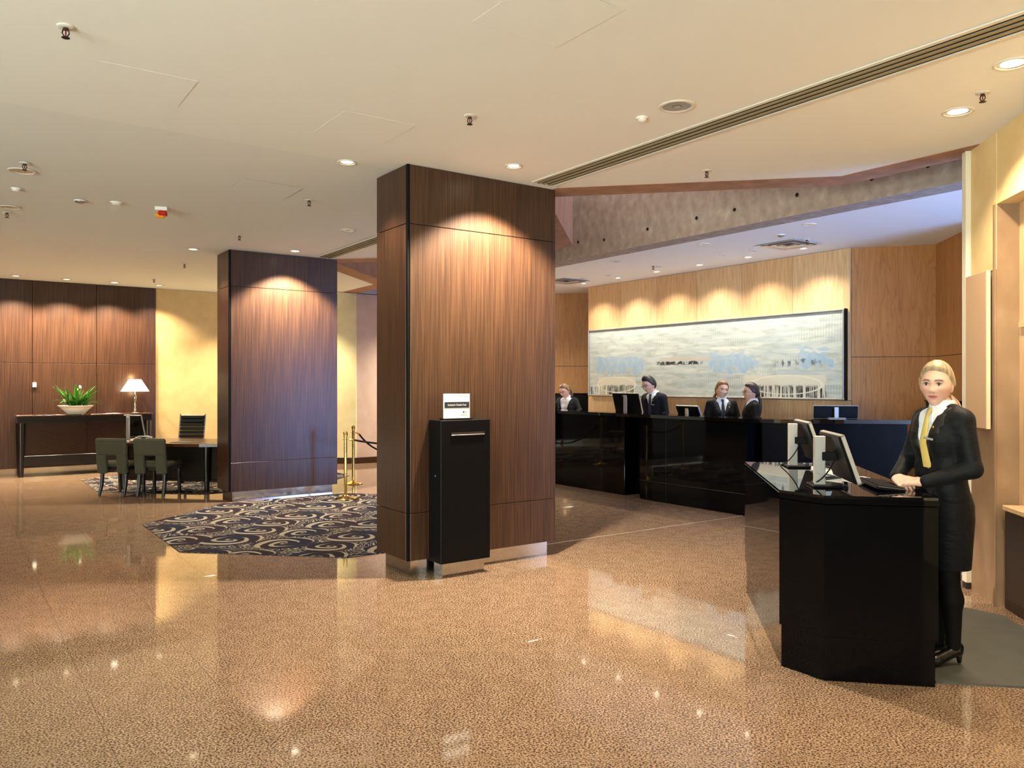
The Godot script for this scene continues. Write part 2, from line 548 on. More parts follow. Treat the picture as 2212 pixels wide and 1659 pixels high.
func shell() -> void:
	# floor: a bed with granite slabs laid on it, those that can be told apart as pieces of their own
	var bed := struct("floor", slab(Vector3(-9.2, -0.22, -4.4), Vector3(11.2, -0.021, 16.8)), M.grout, Vector3.ZERO, TH)
	tag(bed, "polished speckled pink-brown granite floor of the lobby", "floor")
	var near := []
	var rest := MB.new()
	var one := bx(Vector3(0.5791, 0.02, 0.5791), 0.0009)
	for i in range(-16, 20):
		for j in range(-8, 29):
			var a := 0.58 * i + 0.29
			var b := 0.58 * j + 0.5 + 0.29
			if a < -9.0 or a > 11.0 or b < -4.0 or b > 16.5: continue
			var p := G(a, b)
			var d := -p.z
			var seen := d > 2.3 and absf(p.x / d) < 0.70 and d < 12.0
			if seen: near.append([d, a, b])
			else: rest.box(Vector3(a, -0.01, -b), Vector3(0.5791, 0.02, 0.5791))
	near.sort_custom(func(p, q): return p[0] < q[0])
	for k in near.size():
		if k < 290: part("slab", one, M.granite, bed, Vector3(near[k][1], -0.02, -near[k][2]))
		else: rest.box(Vector3(near[k][1], -0.01, -near[k][2]), Vector3(0.5791, 0.02, 0.5791))
	part("slab", rest.done(), M.granite, bed).set_meta("kind", "stuff")
	var strip := struct("trim_1", slab(Vector3(4.7, -0.004, 6.285), Vector3(7.9, 0.0012, 6.297)), M.brass_strip, Vector3.ZERO, TH)
	tag(strip, "thin pale metal joint strip set in the granite floor beside the column", "trim")
	# ceilings
	var edge := [[6.37, -4.2], [6.37, 4.03], [4.60, 5.80], [4.60, 6.47], [6.35, 8.22], [6.35, 9.18], [4.60, 10.95], [4.60, 11.62], [6.35, 13.37], [6.35, 14.2], [6.35, 16.6]]
	var cn_near := [[-9.1, -4.2], [6.37, -4.2], [6.37, 4.03], [4.60, 5.80], [4.60, 6.1], [-9.1, 6.1]]
	var ce := struct("ceiling", MB.new().prism(gp(cn_near), CEIL, CEIL + 0.12).done(), M.ceiling, Vector3.ZERO, TH)
	var cf := struct("ceiling", MB.new().prism(gp([[-9.1, 16.6], [-9.1, 6.1], [4.60, 6.1]] + edge.slice(3)), CEIL + 0.004, CEIL + 0.12).done(), M.ceiling_shaded, Vector3.ZERO, TH)  # separate sheet with a small step, carrying the painted shade
	tag(cf, "far half of the lobby ceiling beyond the column line with shade painted in as grey", "ceiling")
	tag(ce, "smooth white plaster ceiling over the lobby floor", "ceiling")
	var inner := [[6.67, -4.2], [6.67, 4.20], [4.735, 6.135], [6.66, 8.06], [6.66, 9.35], [4.735, 11.285], [6.66, 13.21], [6.66, 14.8]]
	var ring := edge.slice(0, 9) + [[6.35, 14.8]]
	var rev := inner.duplicate()
	rev.reverse()
	var beam := struct("beam", MB.new().prism(gp(ring + rev), CEIL - 0.004, 5.5).done(), M.concrete_pink, Vector3.ZERO, TH)
	tag(beam, "pinkish concrete edge beam folding round the ceiling void", "beam")
	var far_beam := struct("beam", MB.new().prism(gp([[7.41, -1.6], [7.41, 14.8], [7.74, 14.8], [7.74, -1.6]]), CEIL, 5.5).done(), M.concrete, Vector3.ZERO, TH)
	tag(far_beam, "mottled grey concrete beam with tie holes above the reception counter", "beam")
	part("drip_edge", slab(Vector3(7.395, CEIL - 0.012, -1.6), Vector3(7.425, CEIL + 0.03, 14.8)), M.concrete, far_beam)
	for q in [[1249, 523, 0], [1305, 518, 0], [1399, 495, 0], [1505, 471, 0], [1587, 453, 0], [1722, 421, 0], [1883, 386, 0], [2005, 358, 0]]:
		var u: float = (q[0] - 1106.0) / 1720.0
		var d: float = 7.41 / (u * cos(TH) + sin(TH))
		var y: float = 1.6 + (829.5 - q[1]) / 1720.0 * d
		var b: float = -u * d * sin(TH) + d * cos(TH)
		part("tie_hole", MB.new().lathe([Vector2(0.0, 0.0), Vector2(0.02, 0.0), Vector2(0.022, 0.003), Vector2(0.02, 0.005)], 12).done(), M.hole, far_beam, Vector3(7.408, y, -b), Vector3(0, 0, PI / 2))
	var rc := struct("ceiling", slab(Vector3(7.74, CEIL, -1.6), Vector3(11.1, CEIL + 0.12, 15.1)), M.ceiling, Vector3.ZERO, TH)
	tag(rc, "lower white plaster ceiling with downlights above the reception staff", "ceiling")
	var hc := struct("ceiling", slab(Vector3(6.35, CEIL, 14.8), Vector3(7.74, CEIL + 0.12, 16.6)), M.ceiling, Vector3.ZERO, TH)
	tag(hc, "plaster ceiling strip at the end of the concrete void", "ceiling")
	var roof := struct("roof", slab(Vector3(4.4, 5.5, -4.3), Vector3(7.9, 5.62, 14.9)), M.plaster_white, Vector3.ZERO, TH)
	tag(roof, "roof over the tall void", "roof")
	part("added_rooflight", slab(Vector3(6.5, 5.42, 3.5), Vector3(7.4, 5.46, 12.5)), glow(Color(0.85, 0.92, 1.0), 1.0), roof)  # glowing pane added at the unseen top of the void
	for b in [-1.7, 14.85]:
		struct("wall_void", slab(Vector3(4.4, CEIL, b - 0.05), Vector3(7.9, 5.5, b + 0.05)), M.concrete, Vector3.ZERO, TH)
	# back wall: dark veneer panels, then yellow plaster, a bright angled bay, then the pink wall
	var wb := struct("wall_back", slab(Vector3(-9.1, 0, 16.34), Vector3(5.3, CEIL, 16.6)), M.plaster_yellow, Vector3.ZERO, TH)
	tag(wb, "back wall of yellow plaster behind the lounge desk", "wall")
	var wp := struct("wall_veneer", slab(Vector3(-9.1, 0.13, 16.325), Vector3(3.2, CEIL, 16.345)), M.wood_seam, Vector3.ZERO, TH)
	tag(wp, "dark wood veneer panelling on the back wall behind the console", "wall")
	var edges := []
	var x := 3.2
	while x > -9.0:
		edges.append(x)
		x -= 1.01
	for k in edges.size() - 1:
		for yy in [[0.13, 1.967], [1.975, CEIL]]:
			part("panel", slab(Vector3(edges[k + 1] + 0.004, yy[0], 16.3), Vector3(edges[k] - 0.004, yy[1], 16.33), 0.002), M.wood_wall if k % 2 else M.wood_wall_b, wp)
	struct("baseboard_back", slab(Vector3(-9.1, 0, 16.31), Vector3(3.18, 0.125, 16.34)), M.mirror, Vector3.ZERO, TH).set_meta("label", "polished steel skirting under the dark veneer panelling")
	var bay := struct("wall_bay", MB.new().prism(gp([[4.9, 16.36], [5.2, 16.5], [6.85, 15.1], [6.65, 14.86]]), 0, CEIL).done(), M.plaster_lemon, Vector3.ZERO, TH)
	tag(bay, "bright lemon plaster bay between the two columns", "wall")
	var wpk := struct("wall_pink", slab(Vector3(6.66, 0, 14.9), Vector3(11.1, CEIL + 0.1, 15.1)), M.plaster_pink, Vector3.ZERO, TH)
	tag(wpk, "pale pinkish plaster wall beyond the brass stanchions", "wall")
	struct("baseboard_pink", slab(Vector3(6.62, 0, 14.86), Vector3(11.0, 0.12, 14.9)), M.granite_dark, Vector3.ZERO, TH).set_meta("label", "dark granite skirting along the pink wall")
	struct("baseboard_bay", MB.new().prism(gp([[4.88, 16.33], [4.9, 16.37], [6.67, 14.9], [6.62, 14.85]]), 0, 0.12).done(), M.granite_dark, Vector3.ZERO, TH).set_meta("label", "dark granite skirting along the lemon bay")
	# closing walls that only reflections see
	struct("wall_side", slab(Vector3(-9.3, 0, -4.4), Vector3(-9.0, CEIL, 16.8)), M.plaster_cream, Vector3.ZERO, TH)
	struct("wall_entrance", slab(Vector3(-9.2, 0, -4.4), Vector3(6.7, CEIL, -4.1)), M.wood_dark, Vector3.ZERO, TH)
	struct("wall_far", slab(Vector3(10.85, 0, -1.6), Vector3(11.1, CEIL, 15.1)), M.wood_figured, Vector3.ZERO, TH)
	window("window_1", Vector3(-4.6, 0.4, -4.1), 7.6, 2.7, 6, PI, Color(1.0, 0.97, 0.9))  # unseen window, added to go with the ceiling light
	window("window_2", Vector3(-9.0, 0.35, 2.0), 11.2, 2.7, 8, PI / 2, Color(1.0, 0.95, 0.86))  # added out of view, placed for the ceiling brightness
	window("window_3", Vector3(8.05, 0.25, -1.5), 2.6, 2.9, 3, PI, Color(0.5, 0.68, 1.0))
	struct("wall_passage", slab(Vector3(6.5, 0, -1.75), Vector3(11.1, CEIL, -1.55)), M.plaster_cream, Vector3.ZERO, TH)


func window(called: String, abs_at: Vector3, w: float, h: float, bays: int, turn: float, color: Color) -> void:
	var o := thing(called, "", "", G(abs_at.x, abs_at.z, abs_at.y), TH + turn, "", "structure")
	var gm := glow(color, 0.9)
	for k in bays:
		part("pane", MB.new().box(Vector3(-w / 2 + w / bays * (k + 0.5), h / 2, -0.03), Vector3(w / bays - 0.06, h - 0.1, 0.02)).done(), gm, o)
	for k in bays + 1:
		part("mullion", MB.new().box(Vector3(-w / 2 + w / bays * k, h / 2, -0.04), Vector3(0.06, h, 0.08), 0.004).done(), M.dark, o)
	for y in [0.0, h]:
		part("window_frame", MB.new().box(Vector3(0, y, -0.04), Vector3(w + 0.06, 0.06, 0.08), 0.004).done(), M.dark, o)


# ---------------------------------------------------------------- ceiling fittings

func downlight(pos: Vector3, label: String, group: String, r: float, hot := 0.0, e := 0.0, half := 58.0, color := Color(1.0, 0.78, 0.5), blend := 0.5) -> void:
	var o := thing("downlight", label, "light", pos, TH, group)
	part("trim_ring", MB.new().lathe([Vector2(r, 0.0), Vector2(r, -0.004), Vector2(r * 0.93, -0.009), Vector2(r * 0.8, -0.007), Vector2(r * 0.76, -0.001)], 28).done(), M.trim, o)
	if hot > 0.0:
		part("reflector", MB.new().lathe([Vector2(r * 0.78, -0.003), Vector2(r * 0.7, 0.002), Vector2(r * 0.6, 0.004)], 28).done(), M.chrome, o)
		part("lamp", MB.new().lathe([Vector2(0.0, -0.0045), Vector2(r * 0.4, -0.004), Vector2(r * 0.66, 0.001)], 24).done(), M.lamp_hot if hot > 1.0 else M.lamp_warm, o)
	else:
		part("reflector", MB.new().lathe([Vector2(r * 0.78, -0.003), Vector2(r * 0.66, -0.0015), Vector2(r * 0.45, -0.004), Vector2(r * 0.3, -0.002)], 10).done(), M.reflector, o)
		part("lamp", MB.new().lathe([Vector2(0.0, -0.006), Vector2(r * 0.2, -0.005), Vector2(r * 0.32, -0.001)], 16).done(), M.steel, o)
	if e > 0.0:
		var l := SpotLight3D.new()
		l.name = "spot"
		o.add_child(l, true)
		l.position = Vector3(0, -0.02, 0)
		l.rotation = Vector3(-PI / 2, 0, 0)
		l.spot_angle = half
		l.spot_angle_attenuation = blend
		l.spot_range = 20.0
		l.spot_attenuation = 2.0
		l.light_size = 0.05
		l.light_color = color
		l.light_energy = e
		l.shadow_enabled = true


func ceiling_fittings() -> void:
	var warm := Color(1.0, 0.91, 0.77)
	# lit lamps
	downlight(G(3.84, 5.42, CEIL), "bright recessed downlight in front of the big column", "", 0.075, 2.0, 32.0, 57.0, Color(1.0, 0.93, 0.82), 0.4)
	downlight(G(3.85, 10.60, CEIL), "bright recessed downlight in front of the middle column", "", 0.075, 2.0, 32.0, 57.0, Color(1.0, 0.93, 0.82), 0.4)
	downlight(G(2.66, 6.12, CEIL), "dim downlight beside the narrow left face of the big column", "", 0.08, 1.0, 32.0 * 0.12, 52.0, warm)
	downlight(G(2.68, 11.26, CEIL), "dim downlight beside the narrow face of the middle column", "", 0.08, 1.0, 32.0 * 0.12, 52.0, warm)
	var wl := ["wall-washer above the leftmost veneer panel", "wall-washer above the bowl of green plants", "wall-washer just left of the table lamp", "wall-washer above the edge of the yellow plaster"]
	for k in 4: downlight(G(0.9 + 0.75 * k, 15.75, CEIL), wl[k], "wall-washers along the veneer wall", 0.085, 2.0 if k == 2 else 1.0, 17.0 * (1.0 if k < 3 else 0.4), 60.0, warm)
	for k in 1: downlight(G(0.15 - 0.75 * k, 15.75, CEIL), "wall-washer outside the left edge of the view", "", 0.085, 1.0, 17.0, 60.0, warm)
	downlight(G(5.1, 15.2, CEIL), "downlight over the lemon bay behind the middle column", "", 0.08, 1.0, 17.0 * 1.2, 60.0, Color(1.0, 0.93, 0.78))
	downlight(G(8.3, 13.6, CEIL), "unseen downlight added behind the big column to brighten the pink wall", "", 0.08, 1.0, 17.0 * 1.5, 68.0, Color(1.0, 0.95, 0.88), 0.8)  # added out of sight to brighten the pink wall
	var wr := ["wall-washer nearest the pale corner post", "big wall-washer at the right edge of the view"]
	for k in 3: downlight(S(5.75 - 0.81 * k, 2.03, CEIL), wr[k] if k < 2 else "wall-washer outside the right edge of the view", "wall-washers along the right wall", 0.1, 2.0, 4.2, 62.0, warm)
	var rl := ["rightmost bright wall-washer over the painting", "second bright wall-washer from the right over the painting", "third bright wall-washer from the right over the painting", "fourth bright wall-washer from the right over the painting", "fifth bright wall-washer from the right over the painting", "bright wall-washer at the far left end of the painting wall"]
	for k in 6: downlight(G(9.34, 6.47 + 0.905 * k, CEIL), rl[k], "wall-washers over the painting", 0.065, 2.0, 3.4, 61.0, Color(1.0, 0.95, 0.87), 0.85)
	# lamps that are off or turned away
	downlight(G(3.89, 3.64, CEIL), "large unlit reflector downlight near the slot diffuser", "", 0.12)
	downlight(G(3.84, 8.81, CEIL), "unlit reflector downlight left of the big column top", "", 0.09)
	downlight(G(0.5, 7.97, CEIL), "unlit reflector downlight under the sprinkler at the left edge", "", 0.11)
	downlight(G(0.5, 9.67, CEIL), "small unlit downlight at the left edge beyond the smoke detector", "", 0.1)
	var ul := ["unlit downlight over the middle of the reception counter", "unlit downlight by the concrete beam near the square diffuser", "unlit downlight over the left part of the reception counter"]
	var ub := [[8.0, 7.02], [8.01, 5.47], [8.05, 8.75]]
	for k in 3: downlight(G(ub[k][0], ub[k][1], CEIL), ul[k], "unlit downlights over the counter", 0.085)
	var dl := ["small flush light behind the far left wall-washer", "small flush light between the two leftmost wall-washers", "small flush light beside the reception sprinkler", "small flush light above the smiling clerk", "small flush light next to the square diffuser"]
	var db := [[8.88, 10.5], [9.0, 9.96], [8.95, 8.77], [8.88, 7.44], [8.95, 6.97]]
	for k in 5: downlight(G(db[k][0], db[k][1], CEIL), dl[k], "small flush lights over the staff", 0.06)
	# sprinklers
	var sp := [[0.48, 4.62, "sprinkler head nearest the camera at upper left"], [0.5, 7.67, "sprinkler head beside the left unlit downlight"], [0.49, 9.97, "sprinkler head at the far left edge below the small downlight"], [2.9, 12.72, "tiny sprinkler head left of the middle column top"], [2.9, 7.59, "sprinkler head between the two columns' tops"], [2.89, 9.88, "sprinkler head above the middle column"], [2.88, 4.58, "dark sprinkler head in the middle of the ceiling"], [5.27, 4.59, "sprinkler head by the concrete beam fold"], [5.27, 2.37, "sprinkler head between the two right wall-washers"], [8.84, 8.76, "sprinkler head over the reception staff"], [8.81, 6.05, "sprinkler head behind the square diffuser"], [2.89, 14.87, "tiny sprinkler head above the table lamp"]]
	for q in sp:
		var o := thing("sprinkler_head", q[2], "sprinkler", G(q[0], q[1], CEIL), q[0], "ceiling sprinklers")
		part("escutcheon", MB.new().lathe([Vector2(0.042, 0), Vector2(0.04, -0.006), Vector2(0.024, -0.009), Vector2(0.012, -0.009)], 20).done(), M.trim, o)
		part("bulb", MB.new().tube([Vector3(0, -0.02, 0), Vector3(0, -0.036, 0), Vector3(0, -0.05, 0)], [0.003, 0.004, 0.003], 8).done(), M.bulb_red, o)
		var fr := MB.new().tube([Vector3(0, -0.004, 0), Vector3(0, -0.02, 0)], 0.013, 10)
		for s in [-1.0, 1.0]: fr.tube([Vector3(0.012 * s, -0.018, 0), Vector3(0.016 * s, -0.036, 0), Vector3(0.004 * s, -0.056, 0)], 0.0035, 6)
		part("yoke", fr.done(), M.dark_metal, o)
		part("deflector", MB.new().lathe([Vector2(0, -0.056), Vector2(0.02, -0.057), Vector2(0.02, -0.06), Vector2(0, -0.061)], 12).done(), M.dark_metal, o)
	# detectors
	var sd := [[8.27, 6.04, "grey smoke detector near the reception diffuser", 0.05], [1.05, 8.92, "grey smoke detector on the left ceiling", 0.055], [0.5, 8.71, "thin ceiling detector at the left edge", 0.045], [3.86, 3.93, "small flush detector beside the large unlit downlight", 0.04], [1.36, 8.8, "flat white cover disc beside the alarm beacon", 0.06]]
	for q in sd:
		var o := thing("smoke_detector", q[2], "detector", G(q[0], q[1], CEIL), 0.0, "ceiling detectors")
		part("base", MB.new().lathe([Vector2(q[3], 0), Vector2(q[3], -0.008), Vector2(q[3] * 0.9, -0.012)], 24).done(), M.white, o)
		part("head", MB.new().lathe([Vector2(q[3] * 0.8, -0.01), Vector2(q[3] * 0.75, -0.022), Vector2(q[3] * 0.4, -0.03), Vector2(0, -0.031)], 24).done(), M.steel if q[3] > 0.045 and q[3] < 0.06 else M.white, o)
	var be := thing("alarm_beacon", "red and amber fire alarm beacon under a white mounting plate", "alarm", G(1.78, 8.79, CEIL), 0.3)
	part("mounting_plate", MB.new().box(Vector3(0, -0.02, 0), Vector3(0.12, 0.04, 0.12), 0.006).done(), M.white, be)
	part("lens", MB.new().box(Vector3(0.012, -0.065, 0.012), Vector3(0.085, 0.05, 0.085), 0.014).done(), M.red, be)
	part("sounder", MB.new().box(Vector3(-0.014, -0.085, -0.005), Vector3(0.09, 0.045, 0.09), 0.014).done(), M.amber, be)
	# access panels: four in the lobby ceiling
	var hp := [[0.68, 5.0, 1.22, 5.53], [2.14, 2.85, 2.68, 3.38], [2.14, 4.97, 2.68, 5.5], [2.14, 7.16, 2.68, 7.7]]
	var hl := ["square access panel in the ceiling at upper left", "square access panel cut by the top edge of the view", "faint access panel in the middle of the ceiling", "faint access panel left of the big column"]
	for k in 4:
		var q = hp[k]
		var o := thing("access_panel", hl[k], "panel", G((q[0] + q[2]) / 2, (q[1] + q[3]) / 2, CEIL), TH, "ceiling access panels")
		part("frame", MB.new().box(Vector3(0, -0.0004, 0), Vector3(0.542, 0.0008, 0.542)).done(), M.seam_pale, o)
		part("panel", MB.new().box(Vector3(0, -0.0012, 0), Vector3(0.536, 0.0016, 0.536)).done(), M.ceiling if k < 3 else M.ceiling_shaded, o)
	# slot diffusers: frame and five blades over a dark throat
	for q in [[4.28, 4.52, 1.0, 5.74, "long linear slot diffuser running over the lobby to the big column"], [4.28, 4.52, 6.6, 10.9, "far linear slot diffuser ending at the middle column"]]:
		var o := thing("slot_diffuser", q[4], "air vent", G(0, 0, CEIL), TH, "linear slot diffusers")
		part("throat", slab(Vector3(q[0], -0.001, q[2]), Vector3(q[1], 0.0, q[3])), M.hole, o)
		for k in 5:
			var xx: float = q[0] + (q[1] - q[0]) * k / 4.0
			var ww := 0.017 if k in [0, 4] else 0.014
			part("slat", slab(Vector3(xx - ww, -0.011, q[2]), Vector3(xx + ww, -0.0015, q[3]), 0.002), M.blade if k % 4 else M.trim, o)
	# square diffusers in the reception ceiling
	for q in [[8.95, 6.42, "square louvred air diffuser over the reception staff"], [8.9, 10.95, "square louvred air diffuser at the far left of reception"]]:
		var o := thing("square_diffuser", q[2], "air vent", G(q[0], q[1], CEIL), TH, "square air diffusers")
		for k in 4:
			var s := 0.58 - 0.14 * k
			for d in 4:
				var bs := Basis(Vector3.UP, d * PI / 2)
				part("louvre", MB.new().box(bs * Vector3(0, -0.009 + 0.0015 * k, s / 2), Vector3(s, 0.003, 0.055), 0.0, bs * Basis(Vector3.RIGHT, 0.16)).done(), M.trim if k % 2 == 0 else M.steel, o)
		part("throat", MB.new().box(Vector3(0, -0.001, 0), Vector3(0.55, 0.002, 0.55)).done(), M.hole, o)


# ---------------------------------------------------------------- columns and the check-out box

func columns() -> void:
	var proto: Node3D
	for k in 2:
		var label: String = ["dark wood-clad column nearest the camera behind the black check-out box", "dark wood-clad column further back beside the lounge desk"][k]
		var pos := G(3.08, 5.865 + 5.145 * k)
		if k == 1:
			copy_of(proto, "column", label, pos, TH)
			continue
		var o := thing("column", label, "column", pos, TH, "wood-clad columns", "structure")
		proto = o
		var w := 1.56
		var d := 0.58
		part("core", slab(Vector3(0.02, 0.14, 0.02), Vector3(w - 0.02, CEIL, d - 0.02)), M.wood_seam, o)
		for yy in [[0.134, 0.527], [0.532, 2.925], [2.931, CEIL - 0.003]]:
			part("panel", slab(Vector3(0.028, yy[0], 0), Vector3(w - 0.006, yy[1], 0.025), 0.0015), M.wood_dark, o)
			part("panel", slab(Vector3(0, yy[0], 0.028), Vector3(0.025, yy[1], d - 0.006), 0.0015), M.wood_dark_b, o)
			part("panel", slab(Vector3(w - 0.025, yy[0], 0.028), Vector3(w, yy[1], d - 0.006), 0.0015), M.wood_dark_b, o)
			part("panel", slab(Vector3(0.028, yy[0], d - 0.025), Vector3(w - 0.006, yy[1], d), 0.0015), M.wood_dark, o)
		part("corner_bead", slab(Vector3(0.004, 0.134, 0.004), Vector3(0.027, CEIL, 0.027)), M.black_satin, o)
		part("plinth", slab(Vector3(0.06, 0, 0.06), Vector3(w - 0.06, 0.134, d - 0.06)), M.mirror, o)
	var kb := thing("checkout_box", "tall black check-out drop box on a mirrored plinth against the column", "drop box", G(3.28, 5.66), TH)
	part("body", slab(Vector3(0, 0.12, 0), Vector3(0.485, 1.3, 0.2), 0.004), M.black_satin, kb)
	part("plinth", slab(Vector3(0.05, 0, 0.06), Vector3(0.465, 0.12, 0.2)), M.mirror, kb)
	var sl := part("key_slot", slab(Vector3(0.10, 1.178, -0.002), Vector3(0.425, 1.198, 0.004)), M.hole, kb)
	part("lip", slab(Vector3(0.10, 1.172, -0.008), Vector3(0.425, 1.179, 0.004), 0.002), M.steel, sl)
	var led := part("status_light", MB.new().lathe([Vector2(0, 0), Vector2(0.006, 0.001), Vector2(0.008, 0.003)], 12).done(), mat(c8(70, 150, 190), 0.2), kb, Vector3(-0.004, 0.84, -0.08), Vector3(0, 0, PI / 2))
	led.set_meta("label", "small bluish indicator")
	# the sign on it
	var sg := thing("sign_holder", "white card reading Instant Check-Out on the black box", "sign", G(3.34, 5.72, 1.3), TH)
	part("base", slab(Vector3(-0.01, 0, -0.03), Vector3(0.27, 0.014, 0.05), 0.003), M.black_satin, sg)
	var card := part("card", slab(Vector3(0, 0.012, 0), Vector3(0.258, 0.218, 0.006), 0.001), M.paper, sg)
	part("print", slab(Vector3(0.01, 0.1, -0.0015), Vector3(0.252, 0.15, 0.0)), mat(c8(40, 44, 54), 0.5), card)
	part("lettering", text_mesh("Instant Check-Out", 0.0225), M.paper, card, Vector3(0.13, 0.1245, 0.0025))
	part("emblem", slab(Vector3(0.188, 0.058, -0.001), Vector3(0.203, 0.071, 0)), mat(c8(60, 60, 66), 0.5), card)
	var faint := mat(c8(190, 188, 188), 0.7)
	for q in [[0.135, 0.202, 0.24, 0.205], [0.195, 0.192, 0.238, 0.1945], [0.206, 0.066, 0.24, 0.0685], [0.206, 0.06, 0.23, 0.062], [0.16, 0.04, 0.236, 0.042]]:
		part("print", slab(Vector3(q[0], q[1], -0.0008), Vector3(q[2], q[3], 0)), faint, card)
	for k in card.get_child_count(): card.get_child(k).set_meta("label", "printed mark on the card")
	# carpets in the floor, one in each bay
	var oct := [[1.78, 8.0], [2.97, 6.86], [4.7, 6.86], [5.7, 7.85], [5.7, 9.93], [4.7, 10.93], [2.97, 10.93], [1.78, 9.80]]
	var oct2 := []
	for q in oct: oct2.append([q[0], minf(q[1] + 5.15, 15.9)])
	tag(part("carpet", MB.new().prism(gp(oct), 0.0, 0.006).done(), M.carpet, self, Vector3.ZERO, Vector3(0, TH, 0)), "navy and taupe scroll-patterned octagonal carpet between the columns", "carpet", "scroll-patterned carpets")
	tag(part("carpet", MB.new().prism(gp(oct2), 0.0, 0.006).done(), M.carpet, self, Vector3.ZERO, Vector3(0, TH, 0)), "scroll-patterned carpet under the lounge desk and chairs", "carpet", "scroll-patterned carpets")
	# stanchions and their rope
	var tops := []
	for k in 2:
		var pos: Vector3 = [G(4.49, 10.38, 0.006), G(5.28, 11.9, 0.0)][k]
		var o := thing("stanchion", ["polished brass stanchion standing on the carpet edge", "polished brass stanchion behind on the bare granite"][k], "stanchion", pos, 0.0, "brass stanchions")
		part("base", MB.new().lathe([Vector2(0, 0), Vector2(0.155, 0), Vector2(0.158, 0.008), Vector2(0.14, 0.02), Vector2(0.05, 0.032), Vector2(0.03, 0.05), Vector2(0.022, 0.06)], 32).done(), M.brass, o)
		part("pole", MB.new().lathe([Vector2(0.022, 0.05), Vector2(0.022, 0.85)], 20).done(), M.brass, o)
		part("finial", MB.new().lathe([Vector2(0.022, 0.85), Vector2(0.03, 0.853), Vector2(0.03, 0.862), Vector2(0.024, 0.866), Vector2(0.032, 0.91), Vector2(0.03, 0.925), Vector2(0.012, 0.936), Vector2(0, 0.937)], 20).done(), M.brass, o)
		part("hook_ring", MB.new().lathe([Vector2(0.023, 0.815), Vector2(0.04, 0.818), Vector2(0.04, 0.824), Vector2(0.023, 0.827)], 20).done(), M.brass, o)
		tops.append(pos + Vector3(0, 0.82, 0))
	for k in 2:
		var a: Vector3 = tops[k]
		var b: Vector3 = [G(6.2, 9.6, 0.85), G(6.9, 12.2, 0.85)][k]
		var dip: float = [0.12, 0.5][k]
		var o := thing("barrier_rope", ["dark barrier rope hanging almost level behind the column", "dark barrier rope sagging from the rear brass stanchion"][k], "rope", a, 0.0, "barrier ropes")
		var dir := (b - a).normalized()
		var h := a + dir * 0.11 + Vector3(0, -0.03 if k == 1 else -0.005, 0)
		part("rope", MB.new().tube(bez(h - a, h - a + (b - a) * 0.25 - Vector3(0, dip, 0), (b - a) * 0.75 - Vector3(0, dip, 0), b - a, 16), 0.014, 10).done(), M.rope, o)
		part("snap_end", MB.new().tube([dir * 0.035, dir * 0.05 + Vector3(0, -0.004, 0), dir * 0.09 + Vector3(0, -0.012 if k == 1 else 0.0, 0), h - a + dir * 0.01], [0.005, 0.012, 0.017, 0.016], 10).done(), M.brass, o)
		if true:
			var far := thing("stanchion", ["brass stanchion hidden behind the big column holding the level rope", "brass stanchion hidden behind the big column holding the slack rope"][k], "stanchion", Vector3(b.x, 0, b.z), 0.0, "brass stanchions")
			part("base", MB.new().lathe([Vector2(0, 0), Vector2(0.155, 0), Vector2(0.158, 0.008), Vector2(0.05, 0.032), Vector2(0.022, 0.06)], 32).done(), M.brass, far)
			part("pole", MB.new().lathe([Vector2(0.022, 0.05), Vector2(0.022, 0.86), Vector2(0.03, 0.9), Vector2(0.0, 0.93)], 20).done(), M.brass, far)


func text_mesh(s: String, size: float) -> TextMesh:
	var t := TextMesh.new()
	var f := SystemFont.new()
	f.font_names = PackedStringArray(["Droid Sans"])
	t.font = f
	t.text = s
	t.font_size = 64
	t.pixel_size = size / 64.0
	t.depth = 0.001
	return t


# ---------------------------------------------------------------- reception

